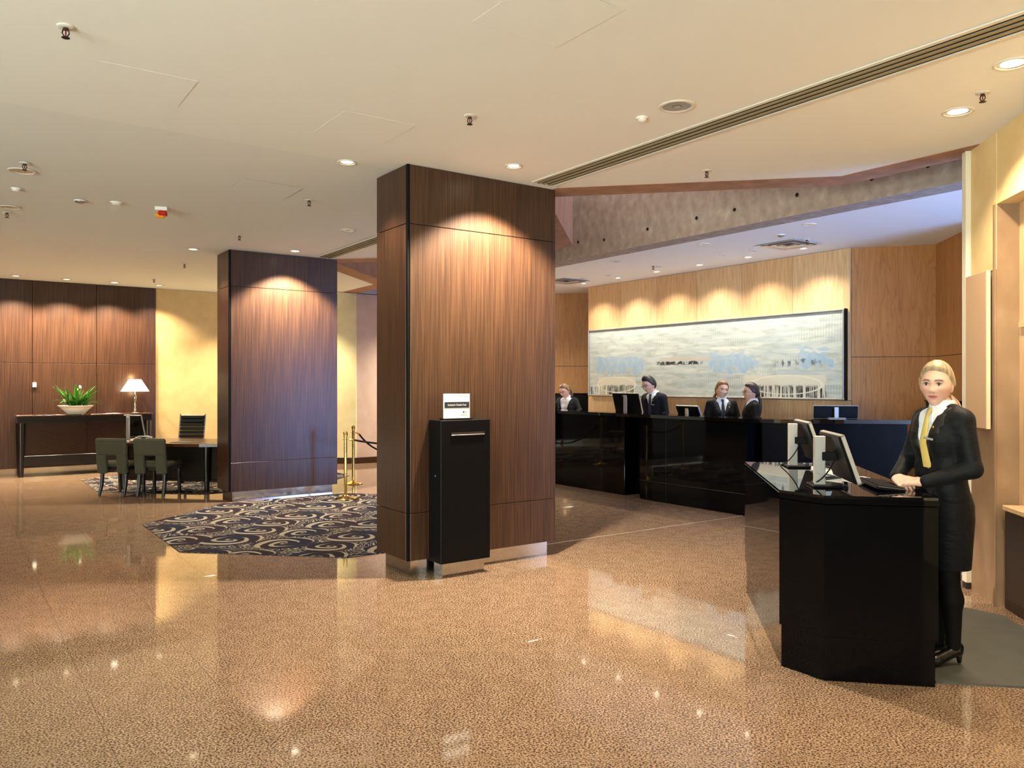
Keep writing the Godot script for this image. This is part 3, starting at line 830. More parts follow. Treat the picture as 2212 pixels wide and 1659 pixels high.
func painting_texture() -> ImageTexture:
	var w := 1024
	var h := 230
	var im := Image.create(w, h, false, Image.FORMAT_RGB8)
	var f := FastNoiseLite.new()
	f.noise_type = FastNoiseLite.TYPE_SIMPLEX_SMOOTH
	f.frequency = 1.0
	f.fractal_octaves = 4
	f.seed = 12
	var ink := c8(46, 48, 48)
	for y in h:
		for x in w:
			var u := float(x) / w
			var v := float(y) / h
			var n1 := f.get_noise_2d(u * 5.0, v * 14.0)
			var n2 := f.get_noise_2d(u * 40.0 + 9.0, v * 6.0)
			var n3 := f.get_noise_2d(u * 14.0 + 31.0, v * 12.0 + 7.0)
			var c := c8(194, 206, 206).lerp(c8(220, 226, 218), clampf(0.5 + n1 * 1.3, 0, 1))
			c = c.lerp(c8(176, 186, 178), clampf(n3 * 1.2, 0, 0.7))
			# combed upright lines in patches
			var comb := smoothstep(0.0, 0.25, f.get_noise_2d(u * 3.0 + 50.0, v * 2.5)) * smoothstep(0.14, 0.2, u)
			c = c.lerp(c8(150, 160, 152), comb * 0.28 * smoothstep(0.1, 0.9, sin(u * 760.0 + v * 3.0)))
			# blue band
			var bm := 0.0
			for q in [[0.02, 0.29, 0.54, 0.13], [0.54, 0.73, 0.56, 0.11], [0.86, 0.975, 0.53, 0.1]]:
				var hx := smoothstep(float(q[0]), float(q[0]) + 0.02, u + n3 * 0.03 + n2 * 0.012) * (1.0 - smoothstep(float(q[1]) - 0.02, float(q[1]), u + n3 * 0.03 + n2 * 0.012))
				bm = maxf(bm, hx * (1.0 - smoothstep(float(q[3]) - 0.015, float(q[3]), absf(v - float(q[2]) + n2 * 0.06 + n3 * 0.12))))
			c = c.lerp(c8(168, 196, 220).lerp(c8(188, 208, 222), clampf(0.5 + n2, 0, 1)), bm)
			# dark stroke
			var st := smoothstep(0.33, 0.35, u) * (1.0 - smoothstep(0.5, 0.54, u)) * (1.0 - smoothstep(0.018, 0.028, absf(v - 0.545 + n2 * 0.02)))
			c = c.lerp(ink, st * clampf(0.75 + n2 * 1.6, 0, 1))
			var st2 := smoothstep(0.34, 0.36, u) * (1.0 - smoothstep(0.55, 0.58, u)) * (1.0 - smoothstep(0.02, 0.03, absf(v - 0.485 + n3 * 0.02)))
			c = c.lerp(c8(214, 200, 186), st2 * 0.7)
			var st3 := smoothstep(0.78, 0.8, u) * (1.0 - smoothstep(0.9, 0.97, u)) * (1.0 - smoothstep(0.02, 0.05, absf(v - 0.6 + n2 * 0.06)))
			c = c.lerp(c8(110, 120, 128), st3 * clampf(n2 * 3.0, 0, 1))
			# the two cream blocks with drips and a ring
			for q in [[0.045, 0.235, 0.14, 0.095], [0.68, 0.955, 0.825, 0.115]]:
				var inx := smoothstep(float(q[0]) + n3 * 0.01, float(q[0]) + 0.008 + n3 * 0.01, u) * (1.0 - smoothstep(float(q[1]) - 0.008 + n2 * 0.01, float(q[1]) + n2 * 0.01, u)) * smoothstep(0.72, 0.735, v)
				c = c.lerp(c8(230, 226, 208), inx)
				var dl := f.get_noise_2d(u * 150.0, v * 1.2 + 3.0)
				var dr := inx * smoothstep(0.84 + dl * 0.05, 0.86 + dl * 0.05, v) * smoothstep(float(q[0]) + 0.02, float(q[0]) + 0.05, u)
				c = c.lerp(c8(44, 47, 46).lerp(c8(136, 142, 140), clampf(0.4 + n2 * 1.6, 0, 1)), dr * smoothstep(-0.16, 0.06, dl))
				var ex := (u - float(q[2])) / float(q[3])
				var ey := (v - 0.845) / 0.115
				var er := sqrt(ex * ex + ey * ey)
				c = c.lerp(c8(244, 240, 222), 1.0 - smoothstep(0.03, 0.06, absf(er - 1.0)))
			var drip := smoothstep(0.86, 0.9, v) * smoothstep(0.1, 0.3, f.get_noise_2d(u * 220.0, v * 1.5 + 40.0)) * (1.0 - smoothstep(0.0, 0.05, u - 0.045))
			c = c.lerp(ink, drip)
			var stk := (1.0 - smoothstep(0.006, 0.012, absf(v - 0.36 - n1 * 0.02))) * smoothstep(0.5, 0.56, u) * (1.0 - smoothstep(0.64, 0.7, u))
			c = c.lerp(c8(240, 242, 228), stk * 0.8)
			im.set_pixel(x, y, c)
	return ImageTexture.create_from_image(im)


func monitor(called: String, label: String, pos: Vector3, turn: float, w: float, h: float, tilt: float, lift: float, group: String, neck_back := 0.06, edge: Material = null, neck_w := 0.064, neck_d := 0.02) -> Node3D:   # stands at pos, screen towards local +z
	var o := thing(called, label, "monitor", pos, turn, group)
	if edge == null: edge = M.silver
	var top := lift + h * cos(tilt)
	part("base", MB.new().box(Vector3(0, 0.006, -neck_back), Vector3(0.2, 0.012, 0.17), 0.004).done(), M.black_satin if neck_d > 0.03 else edge, o)
	part("neck", MB.new().box(Vector3(0, (top - 0.02) / 2, -neck_back - 0.03), Vector3(neck_w, top - 0.02, neck_d), 0.003).done(), edge, o)
	var b := Basis(Vector3.RIGHT, -tilt)
	var mid := Vector3(0, lift + h / 2 * cos(tilt), 0)
	part("bracket", MB.new().box(mid + Vector3(0, 0, -neck_back / 2 - 0.01), Vector3(0.06, 0.05, neck_back + 0.02), 0.004).done(), M.black_matt, o)
	part("back_shell", MB.new().box(mid + b * Vector3(0, 0, -0.014), Vector3(w - 0.01, h - 0.01, 0.022), 0.008, b).done(), M.black_satin, o)
	var bz := MB.new()
	for s in [-1.0, 1.0]:
		bz.box(mid + b * Vector3(s * (w / 2 - 0.006), 0, 0), Vector3(0.012, h, 0.022), 0.002, b)
		bz.box(mid + b * Vector3(0, s * (h / 2 - 0.006), 0), Vector3(w, 0.012, 0.022), 0.002, b)
	part("bezel", bz.done(), edge, o)
	part("screen", MB.new().box(mid + b * Vector3(0, 0, 0.006), Vector3(w - 0.02, h - 0.02, 0.004), 0.0, b).done(), M.screen, o)
	return o


func reception() -> void:
	# painted-veneer wall and its side bays
	var wr := struct("wall_reception", slab(Vector3(9.84, 0, 6.08), Vector3(10.3, CEIL, 11.42)), M.wood_seam, Vector3.ZERO, TH)
	tag(wr, "honey-coloured veneer wall behind the reception counter", "wall")
	var n := 6
	var bw := (11.42 - 6.08) / n
	for k in n:
		var b0 := 6.08 + bw * k
		for yy in [[0.0, 1.375], [1.381, CEIL - 0.004]]:
			part("panel", slab(Vector3(9.81, yy[0], b0 + 0.003), Vector3(9.845, yy[1], b0 + bw - 0.003), 0.0015), M.wood_light if (k + int(yy[0])) % 2 else M.wood_light_b, wr)
	var sides := [["wall_niche", [[9.845, 6.08], [10.5, 5.30], [10.62, 5.42], [10.1, 6.2]]], ["wall_niche", [[10.5, 5.30], [9.2, 4.0], [9.33, 3.87], [10.66, 5.20]]], ["wall_niche", [[10.95, 11.55], [9.6, 12.9], [9.75, 13.05], [11.05, 11.7]]], ["wall_passage", [[9.2, 4.0], [9.33, 3.87], [9.5, -1.6], [9.3, -1.6]]], ["wall_niche", [[9.6, 12.9], [9.75, 13.05], [9.75, 15.0], [9.55, 15.0]]]]
	var sl := ["figured veneer wall angled away right of the painting", "figured veneer wall returning towards the corner post", "figured veneer wall at the far left of reception", "passage wall beyond the corner post", "hidden return wall beside the pink wall"]
	for k in 5:
		var q: Array = sides[k][1]
		var o := struct(sides[k][0], MB.new().prism(gp(q), 0, CEIL).done(), M.wood_figured, Vector3.ZERO, TH)
		tag(o, sl[k], "wall")
		var p0 := Vector2(q[0][0], q[0][1])
		var p1 := Vector2(q[1][0], q[1][1])
		var nrm := (p1 - p0).orthogonal().normalized()
		var mid := Vector2.ZERO
		for c in q: mid += Vector2(c[0], c[1]) / 4.0
		if nrm.dot(mid - p0) > 0: nrm = -nrm
		var a := p0 + nrm * 0.002
		var b := p1 + nrm * 0.002
		part("seam", MB.new().prism(gp([[a.x, a.y], [b.x, b.y], [p1.x, p1.y], [p0.x, p0.y]]), 1.955, 1.963).done(), M.wood_seam, o)
	struct("wall_core", slab(Vector3(10.3, 0, 6.3), Vector3(10.86, CEIL, 11.42)), M.wood_seam, Vector3.ZERO, TH)
	# dark credenzas at both ends
	for k in 2:
		var pos: Vector3 = [G(10.14, 12.02), G(9.85, 4.85)][k]
		var o := thing("credenza", ["black credenza behind the bent clerk at the far left", "black cupboard behind the blonde receptionist's shoulder"][k], "cabinet", pos, TH + (-PI / 4 if k == 0 else -PI * 0.75), "black staff cupboards")
		part("body", bx(Vector3(1.3 if k == 0 else 0.56, 1.40 if k == 0 else 1.38, 0.28), 0.006), M.black_satin, o)
		part("top", MB.new().box(Vector3(0, 1.41 - 0.02 * k, 0), Vector3(1.32 if k == 0 else 0.58, 0.02, 0.3), 0.004).done(), M.black_gloss, o)
		for s in [-1.0, 1.0]: part("door", MB.new().box(Vector3(s * (0.32 if k == 0 else 0.14), 0.66, 0.142), Vector3(0.6 if k == 0 else 0.26, 1.16, 0.012), 0.002).done(), M.black_satin, o)
	# painting
	var pt := thing("painting", "wide pale abstract painting with blue band and two cream ovals", "painting", G(9.81, 8.73, 1.41), TH + PI * 1.5)
	var pw := 5.16
	var ph := 1.17
	var pm := mat(c8(232, 234, 234), 0.6)
	pm.albedo_texture = painting_texture()
	part("canvas", MB.new().face([Vector3(-pw / 2, 0, 0.06), Vector3(pw / 2, 0, 0.06), Vector3(pw / 2, ph, 0.06), Vector3(-pw / 2, ph, 0.06)], Vector3(0, 0.5, -1), [Vector2(0, 1), Vector2(1, 1), Vector2(1, 0), Vector2(0, 0)]).done(), pm, pt)
	for s in [-1.0, 1.0]:
		part("frame_rail", MB.new().box(Vector3(0, ph / 2 + s * (ph / 2 + 0.014), 0.042), Vector3(pw + 0.06, 0.02, 0.075), 0.003).done(), M.silver, pt)
		part("frame_rail", MB.new().box(Vector3(s * (pw / 2 + 0.014), ph / 2, 0.042), Vector3(0.02, ph + 0.05, 0.075), 0.003).done(), M.silver, pt)
		part("frame_side", MB.new().box(Vector3(s * (pw / 2 + 0.03), ph / 2, 0.036), Vector3(0.012, ph + 0.06, 0.07), 0.002).done(), M.black_satin, pt)
	part("backing", MB.new().box(Vector3(0, ph / 2, 0.03), Vector3(pw + 0.02, ph + 0.02, 0.05)).done(), M.black_satin, pt)
	tag(part("wall_plate", MB.new().lathe([Vector2(0, 0.012), Vector2(0.055, 0.01), Vector2(0.06, 0)], 20, Vector3.ZERO, 1.0, 0.4).done(), M.dark, self, G(9.81, 6.35, 1.245), Vector3(0, TH, PI / 2)), "small dark oval plate on the wall under the painting's end", "plate")
	# counter: two pods, a slanting wing and one long top
	var ct := thing("reception_counter", "long black gloss reception counter with a slanting wing", "counter", G(0, 0), TH)
	part("pod", slab(Vector3(7.92, 0.0, 8.42), Vector3(8.5, 1.13, 12.3), 0.004), M.black_gloss, ct)
	part("pod", slab(Vector3(7.86, 0.0, 6.22), Vector3(8.5, 1.13, 8.05), 0.004), M.black_gloss, ct)
	part("recess_panel", slab(Vector3(8.2, 0.0, 8.0), Vector3(8.45, 1.13, 8.5)), M.black_panel, ct)
	part("wing", MB.new().prism(gp([[7.99, 6.1], [9.12, 4.93], [9.42, 5.22], [8.5, 6.2], [8.2, 6.22]]), 0.0, 1.13).done(), M.black_panel, ct)
	for b in [7.55, 10.2, 11.2]: part("seam", slab(Vector3((7.858 if b < 8 else 7.918), 0.02, b), Vector3((7.862 if b < 8 else 7.922), 1.12, b + 0.004)), M.dark if b < 8 else M.hole, ct)
	part("kick_line", slab(Vector3(7.855, 0.26, 6.22), Vector3(7.862, 0.268, 8.05)), M.hole, ct)
	part("counter_top", MB.new().prism(gp([[7.83, 12.35], [7.83, 6.16], [9.12, 4.83], [9.30, 5.0], [8.3, 6.1], [8.3, 12.35]]), 1.135, 1.18).done(), M.black_glass, ct)
	part("work_shelf", slab(Vector3(8.3, 0.88, 6.3), Vector3(8.58, 0.92, 12.2), 0.003), M.wood_light, ct)
	for q in [[9.55, 11.8], [8.1, 9.4]]: part("raised_ledge", slab(Vector3(8.3, 1.13, q[0]), Vector3(8.5, 1.155, q[1]), 0.004), M.wood_light_b, ct)
	# monitors on it
	var mo := monitor("monitor", "big black monitor seen from behind in front of the male clerk", G(8.42, 8.88, 0.92), TH + PI / 2 + 0.12, 0.52, 0.36, 0.30, 0.20, "reception monitors", 0.03)
	part("badge", MB.new().box(Vector3(0.0, 0.5, -0.10), Vector3(0.05, 0.014, 0.004), 0.001).done(), M.silver, mo)
	monitor("monitor", "low black monitor with pale edge beside the smiling clerk", G(8.42, 7.63, 0.92), TH + PI / 2 - 0.12, 0.46, 0.29, 0.42, 0.115, "reception monitors", 0.03)
	monitor("monitor", "wide monitor seen squarely from behind on the counter wing", S(10.22, 2.23, 1.18), TS + PI, 0.52, 0.16, 0.12, 0.0, "reception monitors", 0.02, null, 0.05)
	var sh := thing("paper_sheet", "white sheet lying on the counter before the bent clerk", "paper", G(8.2, 10.85, 1.181), TH + 0.2)
	part("sheet", bx(Vector3(0.21, 0.002, 0.29)), M.paper, sh)


# ---------------------------------------------------------------- right-hand side

func st(s0: float, s1: float, t0: float, t1: float, y0: float, y1: float, bev := 0.0) -> ArrayMesh:   # box in the diagonal frame
	return slab(Vector3(t0, y0, s0), Vector3(t1, y1, s1), bev)


func right_side() -> void:
	var w := struct("wall_right", st(6.26, 6.72, 2.47, 2.62, 0, CEIL), M.concrete_wall, Vector3.ZERO, TS)
	tag(w, "concrete wall pier beside the blonde receptionist", "wall")
	part("lintel", st(1.2, 6.26, 2.47, 2.62, 2.9, CEIL), M.plaster_cream, w)
	part("plaster_skin", st(6.26, 6.72, 2.466, 2.471, 2.43, CEIL), M.plaster_cream, w)
	part("corner_strip", st(6.262, 6.30, 2.458, 2.472, 0.0, 2.9, 0.003), M.concrete_wall, w)
	part("pier", st(1.2, 2.4, 2.47, 2.62, 0, 2.9), M.plaster_cream, w)
	struct("wall_recess", st(1.2, 6.5, 2.62, 2.75, 0, CEIL), M.wood_light, Vector3.ZERO, TS).set_meta("label", "honey veneer panel at the back of the right-hand recess")
	struct("wall_end", slab(Vector3(6.62, 0, -1.6), Vector3(6.78, CEIL, 2.72)), M.plaster_cream, Vector3.ZERO, TH)
	var post := struct("column_post", st(6.72, 6.80, 2.43, 2.50, 0.05, CEIL, 0.004), M.plaster_white, Vector3.ZERO, TS)
	tag(post, "slim cream corner post at the end of the concrete beam", "post")
	part("foot", st(6.725, 6.795, 2.435, 2.49, 0, 0.05), M.dark, post)
	var bd := thing("wall_board", "plain taupe board hung on the concrete pier behind the receptionist", "board", S(0, 0), TS)
	part("panel", st(6.33, 6.71, 2.425, 2.452, 1.27, 2.43, 0.003), mat(c8(206, 172, 138), 0.55), bd)
	part("edge_strip", st(6.318, 6.331, 2.425, 2.452, 1.27, 2.43, 0.001), mat(c8(246, 214, 176), 0.5), bd)
	part("batten", st(6.36, 6.68, 2.451, 2.468, 1.35, 2.35), M.dark, bd)
	var cb := thing("side_cabinet", "black cabinet with a timber top at the right edge of the view", "cabinet", S(0, 0), TS)
	part("body", st(4.4, 6.2, 2.5, 2.62, 0.0, 0.70, 0.003), M.black_wood, cb)
	part("top", st(4.38, 6.21, 2.485, 2.62, 0.70, 0.735, 0.004), M.wood_light, cb)
	for k in 3: part("door", st(4.45 + 0.58 * k, 5.0 + 0.58 * k, 2.492, 2.5, 0.08, 0.67, 0.002), M.black_wood, cb)
	var shf := thing("recess_shelf", "timber shelf edge in the veneer recess at the right edge", "shelf", S(0, 0), TS)
	part("board", st(4.4, 6.22, 2.595, 2.62, 2.0, 2.04, 0.003), M.wood_light, shf)
	var mt := thing("floor_mat", "dark grey rubber mat the blonde receptionist stands on", "mat", S(0, 0), TS)
	var pts := PackedVector2Array([Vector2(1.51, -4.58), Vector2(2.40, -4.58), Vector2(2.40, -5.95), Vector2(2.22, -6.12), Vector2(1.51, -6.12)])
	part("pad", MB.new().prism(pts, 0.0, 0.012).done(), M.rubber, mt)


# ---------------------------------------------------------------- lounge at the back left

func leaf_mesh(len: float, wid: float, droop: float, lift: float) -> ArrayMesh:
	var rr := []
	var n := 9
	for i in n + 1:
		var t := float(i) / n
		var w := wid * sin(PI * pow(t, 0.7)) * 0.5 + 0.002 * (1.0 - t)
		var x := len * t * cos(lift * (1.0 - t * 0.4))
		var y := len * (sin(lift) * t - droop * t * t)
		rr.append(PackedVector3Array([Vector3(x, y + w * 0.35, -w), Vector3(x, y, 0), Vector3(x, y + w * 0.35, w), Vector3(x, y - 0.0015, 0)]))
	return MB.new().rows(rr).done()


func make_chair() -> Node3D:   # back towards local +z, faces -z; the open-backed upholstered chair
	var o := thing("side_chair", "green-grey upholstered chair with a square hole low in its back, nearer the plant", "chair", Vector3.ZERO, 0.0, "visitor chairs at the lounge desk")
	var bk := MB.new()
	var lean := Basis(Vector3.RIGHT, -0.10)   # top leans towards the sitter's back (+z)
	lean = Basis(Vector3.RIGHT, 0.10)
	var at := Vector3(0, 0.33, 0.23)
	bk.box(at + lean * Vector3(0, 0.375, 0), Vector3(0.46, 0.24, 0.075), 0.02, lean)
	for s in [-1.0, 1.0]: bk.box(at + lean * Vector3(s * 0.155, 0.135, 0), Vector3(0.15, 0.29, 0.072), 0.018, lean)
	part("backrest", bk.done(), M.fabric, o)
	part("seat", MB.new().box(Vector3(0, 0.445, -0.02), Vector3(0.46, 0.085, 0.46), 0.028).done(), M.fabric, o)
	part("seat_rail", MB.new().box(Vector3(0, 0.385, -0.02), Vector3(0.42, 0.05, 0.42), 0.006).done(), M.black_wood, o)
	for sx in [-1.0, 1.0]:
		part("leg", MB.new().tube([Vector3(sx * 0.19, 0.38, -0.2), Vector3(sx * 0.19, 0.0, -0.215)], [0.036, 0.025], 4).done(), M.black_wood, o)
		part("leg", MB.new().tube([Vector3(sx * 0.185, 0.38, 0.19), Vector3(sx * 0.185, 0.15, 0.215), Vector3(sx * 0.19, 0.0, 0.26)], [0.036, 0.032, 0.024], 4).done(), M.black_wood, o)
	return o


func lounge() -> void:
	# console
	var co := thing("console_table", "tall dark console table against the veneer wall", "table", G(0.93, 15.95), TH)
	var cw := 2.13
	part("table_top", slab(Vector3(-0.015, 1.035, -0.01), Vector3(cw + 0.015, 1.062, 0.34), 0.003), M.wood_desk, co)
	part("apron", slab(Vector3(0, 0.925, 0.0), Vector3(cw, 1.035, 0.33), 0.003), M.black_wood, co)
	part("front_panel", slab(Vector3(0.12, 0.36, 0.06), Vector3(cw / 2 - 0.002, 0.92, 0.08)), M.wood_table, co)
	part("front_panel", slab(Vector3(cw / 2 + 0.002, 0.36, 0.06), Vector3(cw - 0.12, 0.92, 0.08)), M.wood_table, co)
	part("lower_rail", slab(Vector3(0.06, 0.19, 0.02), Vector3(cw - 0.06, 0.36, 0.3), 0.003), M.black_wood, co)
	for x in [0.0, cw]:
		for b in [0.03, 0.3]:
			var s := 1.0 if x == 0.0 else -1.0
			part("leg", MB.new().tube([Vector3(x + s * 0.06, 0.93, -b), Vector3(x + s * 0.06, 0.55, -b), Vector3(x + s * 0.06, 0.0, -b)], [0.065, 0.058, 0.036], 4).done(), M.black_wood, co)
	# plant bowl
	var bw := thing("plant_bowl", "wide cream tapered bowl on the console table", "bowl", G(1.83, 16.09, 1.062), TH)
	part("bowl", MB.new().lathe([Vector2(0, 0), Vector2(0.135, 0), Vector2(0.145, 0.004), Vector2(0.2, 0.07), Vector2(0.287, 0.152), Vector2(0.287, 0.158), Vector2(0.27, 0.158), Vector2(0.2, 0.09)], 40, Vector3.ZERO, 1.0, 0.6).done(), M.white_gloss, bw)
	part("soil", MB.new().lathe([Vector2(0, 0.13), Vector2(0.255, 0.13), Vector2(0.26, 0.12)], 30, Vector3.ZERO, 1.0, 0.6).done(), M.soil, bw)
	var pl := thing("leafy_plant", "bushy green plant with strap leaves growing in the cream bowl", "plant", G(1.83, 16.09, 1.185), TH)
	var lm := [leaf_mesh(0.36, 0.055, 0.12, 1.32), leaf_mesh(0.32, 0.06, 0.3, 1.12), leaf_mesh(0.38, 0.045, 0.6, 0.85), leaf_mesh(0.28, 0.06, 0.1, 1.25)]
	for k in 80:
		var a := rng.randf() * TAU
		var r := rng.randf_range(0.0, 0.16)
		var lf := part("leaf", lm[rng.randi() % 4], M.leaf if rng.randf() < 0.8 else M.leaf_pale, pl, Vector3(cos(a) * r * 1.1, 0, sin(a) * r * 0.5), Vector3(0, -a + rng.randf_range(-0.5, 0.5), rng.randf_range(-0.2, 0.25)))
		lf.scale = Vector3.ONE * rng.randf_range(0.85, 1.3)
		if sin(a) < -0.25: lf.scale *= 0.4
	for k in 3:
		var fl := part("flower", MB.new().ball(Vector3.ZERO, Vector3(0.02, 0.035, 0.012), 10).done(), M.white, pl, Vector3([0.06, -0.18, 0.02][k], [0.36, 0.12, 0.3][k], 0.08))
		fl.rotation.z = [0.3, 1.0, -0.4][k]
	# lamp
	var lp := thing("table_lamp", "lit table lamp with white conical shade and twisted glass stem", "lamp", G(2.80, 16.1, 1.062), TH)
	part("base", MB.new().lathe([Vector2(0, 0), Vector2(0.085, 0), Vector2(0.085, 0.012), Vector2(0.04, 0.02), Vector2(0.018, 0.04)], 28).done(), M.chrome, lp)
	part("stem", MB.new().lathe([Vector2(0.012, 0.03), Vector2(0.024, 0.06), Vector2(0.011, 0.09), Vector2(0.016, 0.16), Vector2(0.009, 0.2), Vector2(0.022, 0.25), Vector2(0.026, 0.3), Vector2(0.01, 0.36), Vector2(0.01, 0.43)], 20).done(), M.chrome, lp)
	part("lamp_shade", MB.new().lathe([Vector2(0.24, 0.40), Vector2(0.24, 0.405), Vector2(0.105, 0.625), Vector2(0.103, 0.625), Vector2(0.236, 0.40)], 36).done(), M.shade, lp)
	part("bulb", MB.new().ball(Vector3(0, 0.5, 0), Vector3(0.03, 0.04, 0.03), 12).done(), glow(Color(1, 0.85, 0.6), 8.0), lp)
	for y in [0.36, 0.66]:
		var l := OmniLight3D.new()
		l.name = "lamp_light"
		lp.add_child(l, true)
		l.position = Vector3(0, y, 0)
		l.light_color = Color(1.0, 0.8, 0.55)
		l.light_energy = 0.10
		l.omni_range = 12.0
		l.omni_attenuation = 2.0
		l.light_size = 0.03
		l.shadow_enabled = true
	tag(part("thermostat", MB.new().box(Vector3(0, 0, 0), Vector3(0.06, 0.085, 0.03), 0.006).done(), M.white, self, G(1.21, 16.285, 1.585), Vector3(0, TH, 0)), "small white wall control on the veneer left of the plant", "wall control")
	for k in 2:
		var o := thing("leaflet", ["pale leaflet lying on the console between bowl and lamp", "dark folder lying on the left of the console"][k], "paper", G([2.42, 1.32][k], 16.08, 1.063), TH + 0.1)
		part("sheet", bx(Vector3([0.2, 0.3][k], [0.004, 0.006][k], 0.15)), M.paper if k == 0 else M.black_matt, o)
	# desk
	var dk := thing("lounge_desk", "curved timber desk with a dark panelled front in the lounge", "desk", S(0, 0, 0.006), TS)
	var top := PackedVector2Array([Vector2(-8.05, -10.62), Vector2(-7.9, -10.48), Vector2(-7.2, -10.44), Vector2(-6.35, -10.46), Vector2(-6.0, -10.6), Vector2(-5.75, -10.95), Vector2(-5.7, -11.5), Vector2(-8.05, -11.5)])
	part("desk_top", MB.new().prism(top, 0.69, 0.735).done(), M.wood_desk, dk)
	part("front_panel", st(10.98, 11.0, -7.85, -5.95, 0.16, 0.69), M.black_wood, dk)
	part("lower_rail", st(10.96, 11.02, -7.85, -5.95, 0.13, 0.17, 0.003), M.black_wood, dk)
	for q in [[10.95, -7.9], [10.95, -6.52], [11.42, -7.9], [11.42, -5.85]]:
		part("leg", MB.new().tube([Vector3(q[1], 0.69, -q[0]), Vector3(q[1], 0.0, -q[0])], [0.065, 0.042], 4).done(), M.black_wood, dk)
	var ch := make_chair()
	ch.position = S(10.44, -7.54, 0.006)
	ch.rotation.y = TS + 0.03
	copy_of(ch, "side_chair", "green-grey upholstered chair with a square hole low in its back, nearer the column", S(10.46, -6.97, 0.006), TS + 0.1)
	# swivel chair behind the desk
	var ec := thing("office_chair", "black ribbed swivel chair behind the lounge desk", "chair", S(11.95, -7.50, 0.006), TS + 0.1)
	var lean := Basis(Vector3.RIGHT, -0.16)
	for k in 9: part("back_rib", MB.new().box(Vector3(0, 0.5, -0.18) + lean * Vector3(0, 0.04 + 0.064 * k, 0), Vector3(0.42, 0.062 if k < 7 else 0.066, 0.035), 0.014, lean).done(), M.leather, ec)
	var fr := MB.new()
	for s in [-1.0, 1.0]: fr.tube([Vector3(s * 0.215, 0.46, 0.2), Vector3(s * 0.215, 0.45, -0.15), Vector3(0, 0.5, -0.18) * Vector3(0, 1, 1) + lean * Vector3(s * 0.215, 0.05, 0), Vector3(0, 0.5, -0.18) + lean * Vector3(s * 0.215, 0.6, 0)], 0.011, 8)
	part("back_frame", fr.done(), M.chrome, ec)
	part("seat", MB.new().box(Vector3(0, 0.47, 0.02), Vector3(0.42, 0.05, 0.42), 0.02).done(), M.leather, ec)
	part("gas_column", MB.new().lathe([Vector2(0.025, 0.1), Vector2(0.025, 0.45)], 14).done(), M.chrome, ec)
	for k in 5:
		var a := TAU * k / 5.0
		part("foot", MB.new().tube([Vector3(0, 0.11, 0), Vector3(cos(a) * 0.3, 0.075, sin(a) * 0.3)], [0.025, 0.016], 8).done(), M.chrome, ec)
		part("caster", MB.new().ball(Vector3(cos(a) * 0.3, 0.03, sin(a) * 0.3), Vector3(0.03, 0.03, 0.03), 10).done(), M.black_matt, ec)
	monitor("monitor", "dark monitor with a grey neck on the lounge desk", S(10.88, -7.66, 0.741), TS + PI - 0.25, 0.36, 0.34, 0.22, 0.06, "", 0.09, M.silver, 0.07)
	var ph := thing("desk_phone", "black telephone beside the lounge monitor", "telephone", S(10.75, -7.4, 0.735), TS)
	part("base", MB.new().box(Vector3(0, 0.025, 0), Vector3(0.2, 0.05, 0.2), 0.012, Basis(Vector3.RIGHT, 0.12)).done(), M.black_satin, ph)
	part("handset", MB.new().tube([Vector3(-0.09, 0.06, 0.09), Vector3(-0.06, 0.085, 0.05), Vector3(0.04, 0.085, 0), Vector3(0.1, 0.06, -0.02)], [0.02, 0.014, 0.014, 0.02], 10).done(), M.silver, ph)
	var fo := thing("desk_folder", "dark blue folder lying on the lounge desk", "folder", S(10.75, -6.75, 0.735), TS)
	part("cover", bx(Vector3(0.34, 0.012, 0.24), 0.003), mat(c8(28, 30, 52), 0.5), fo)


# ---------------------------------------------------------------- concierge desk

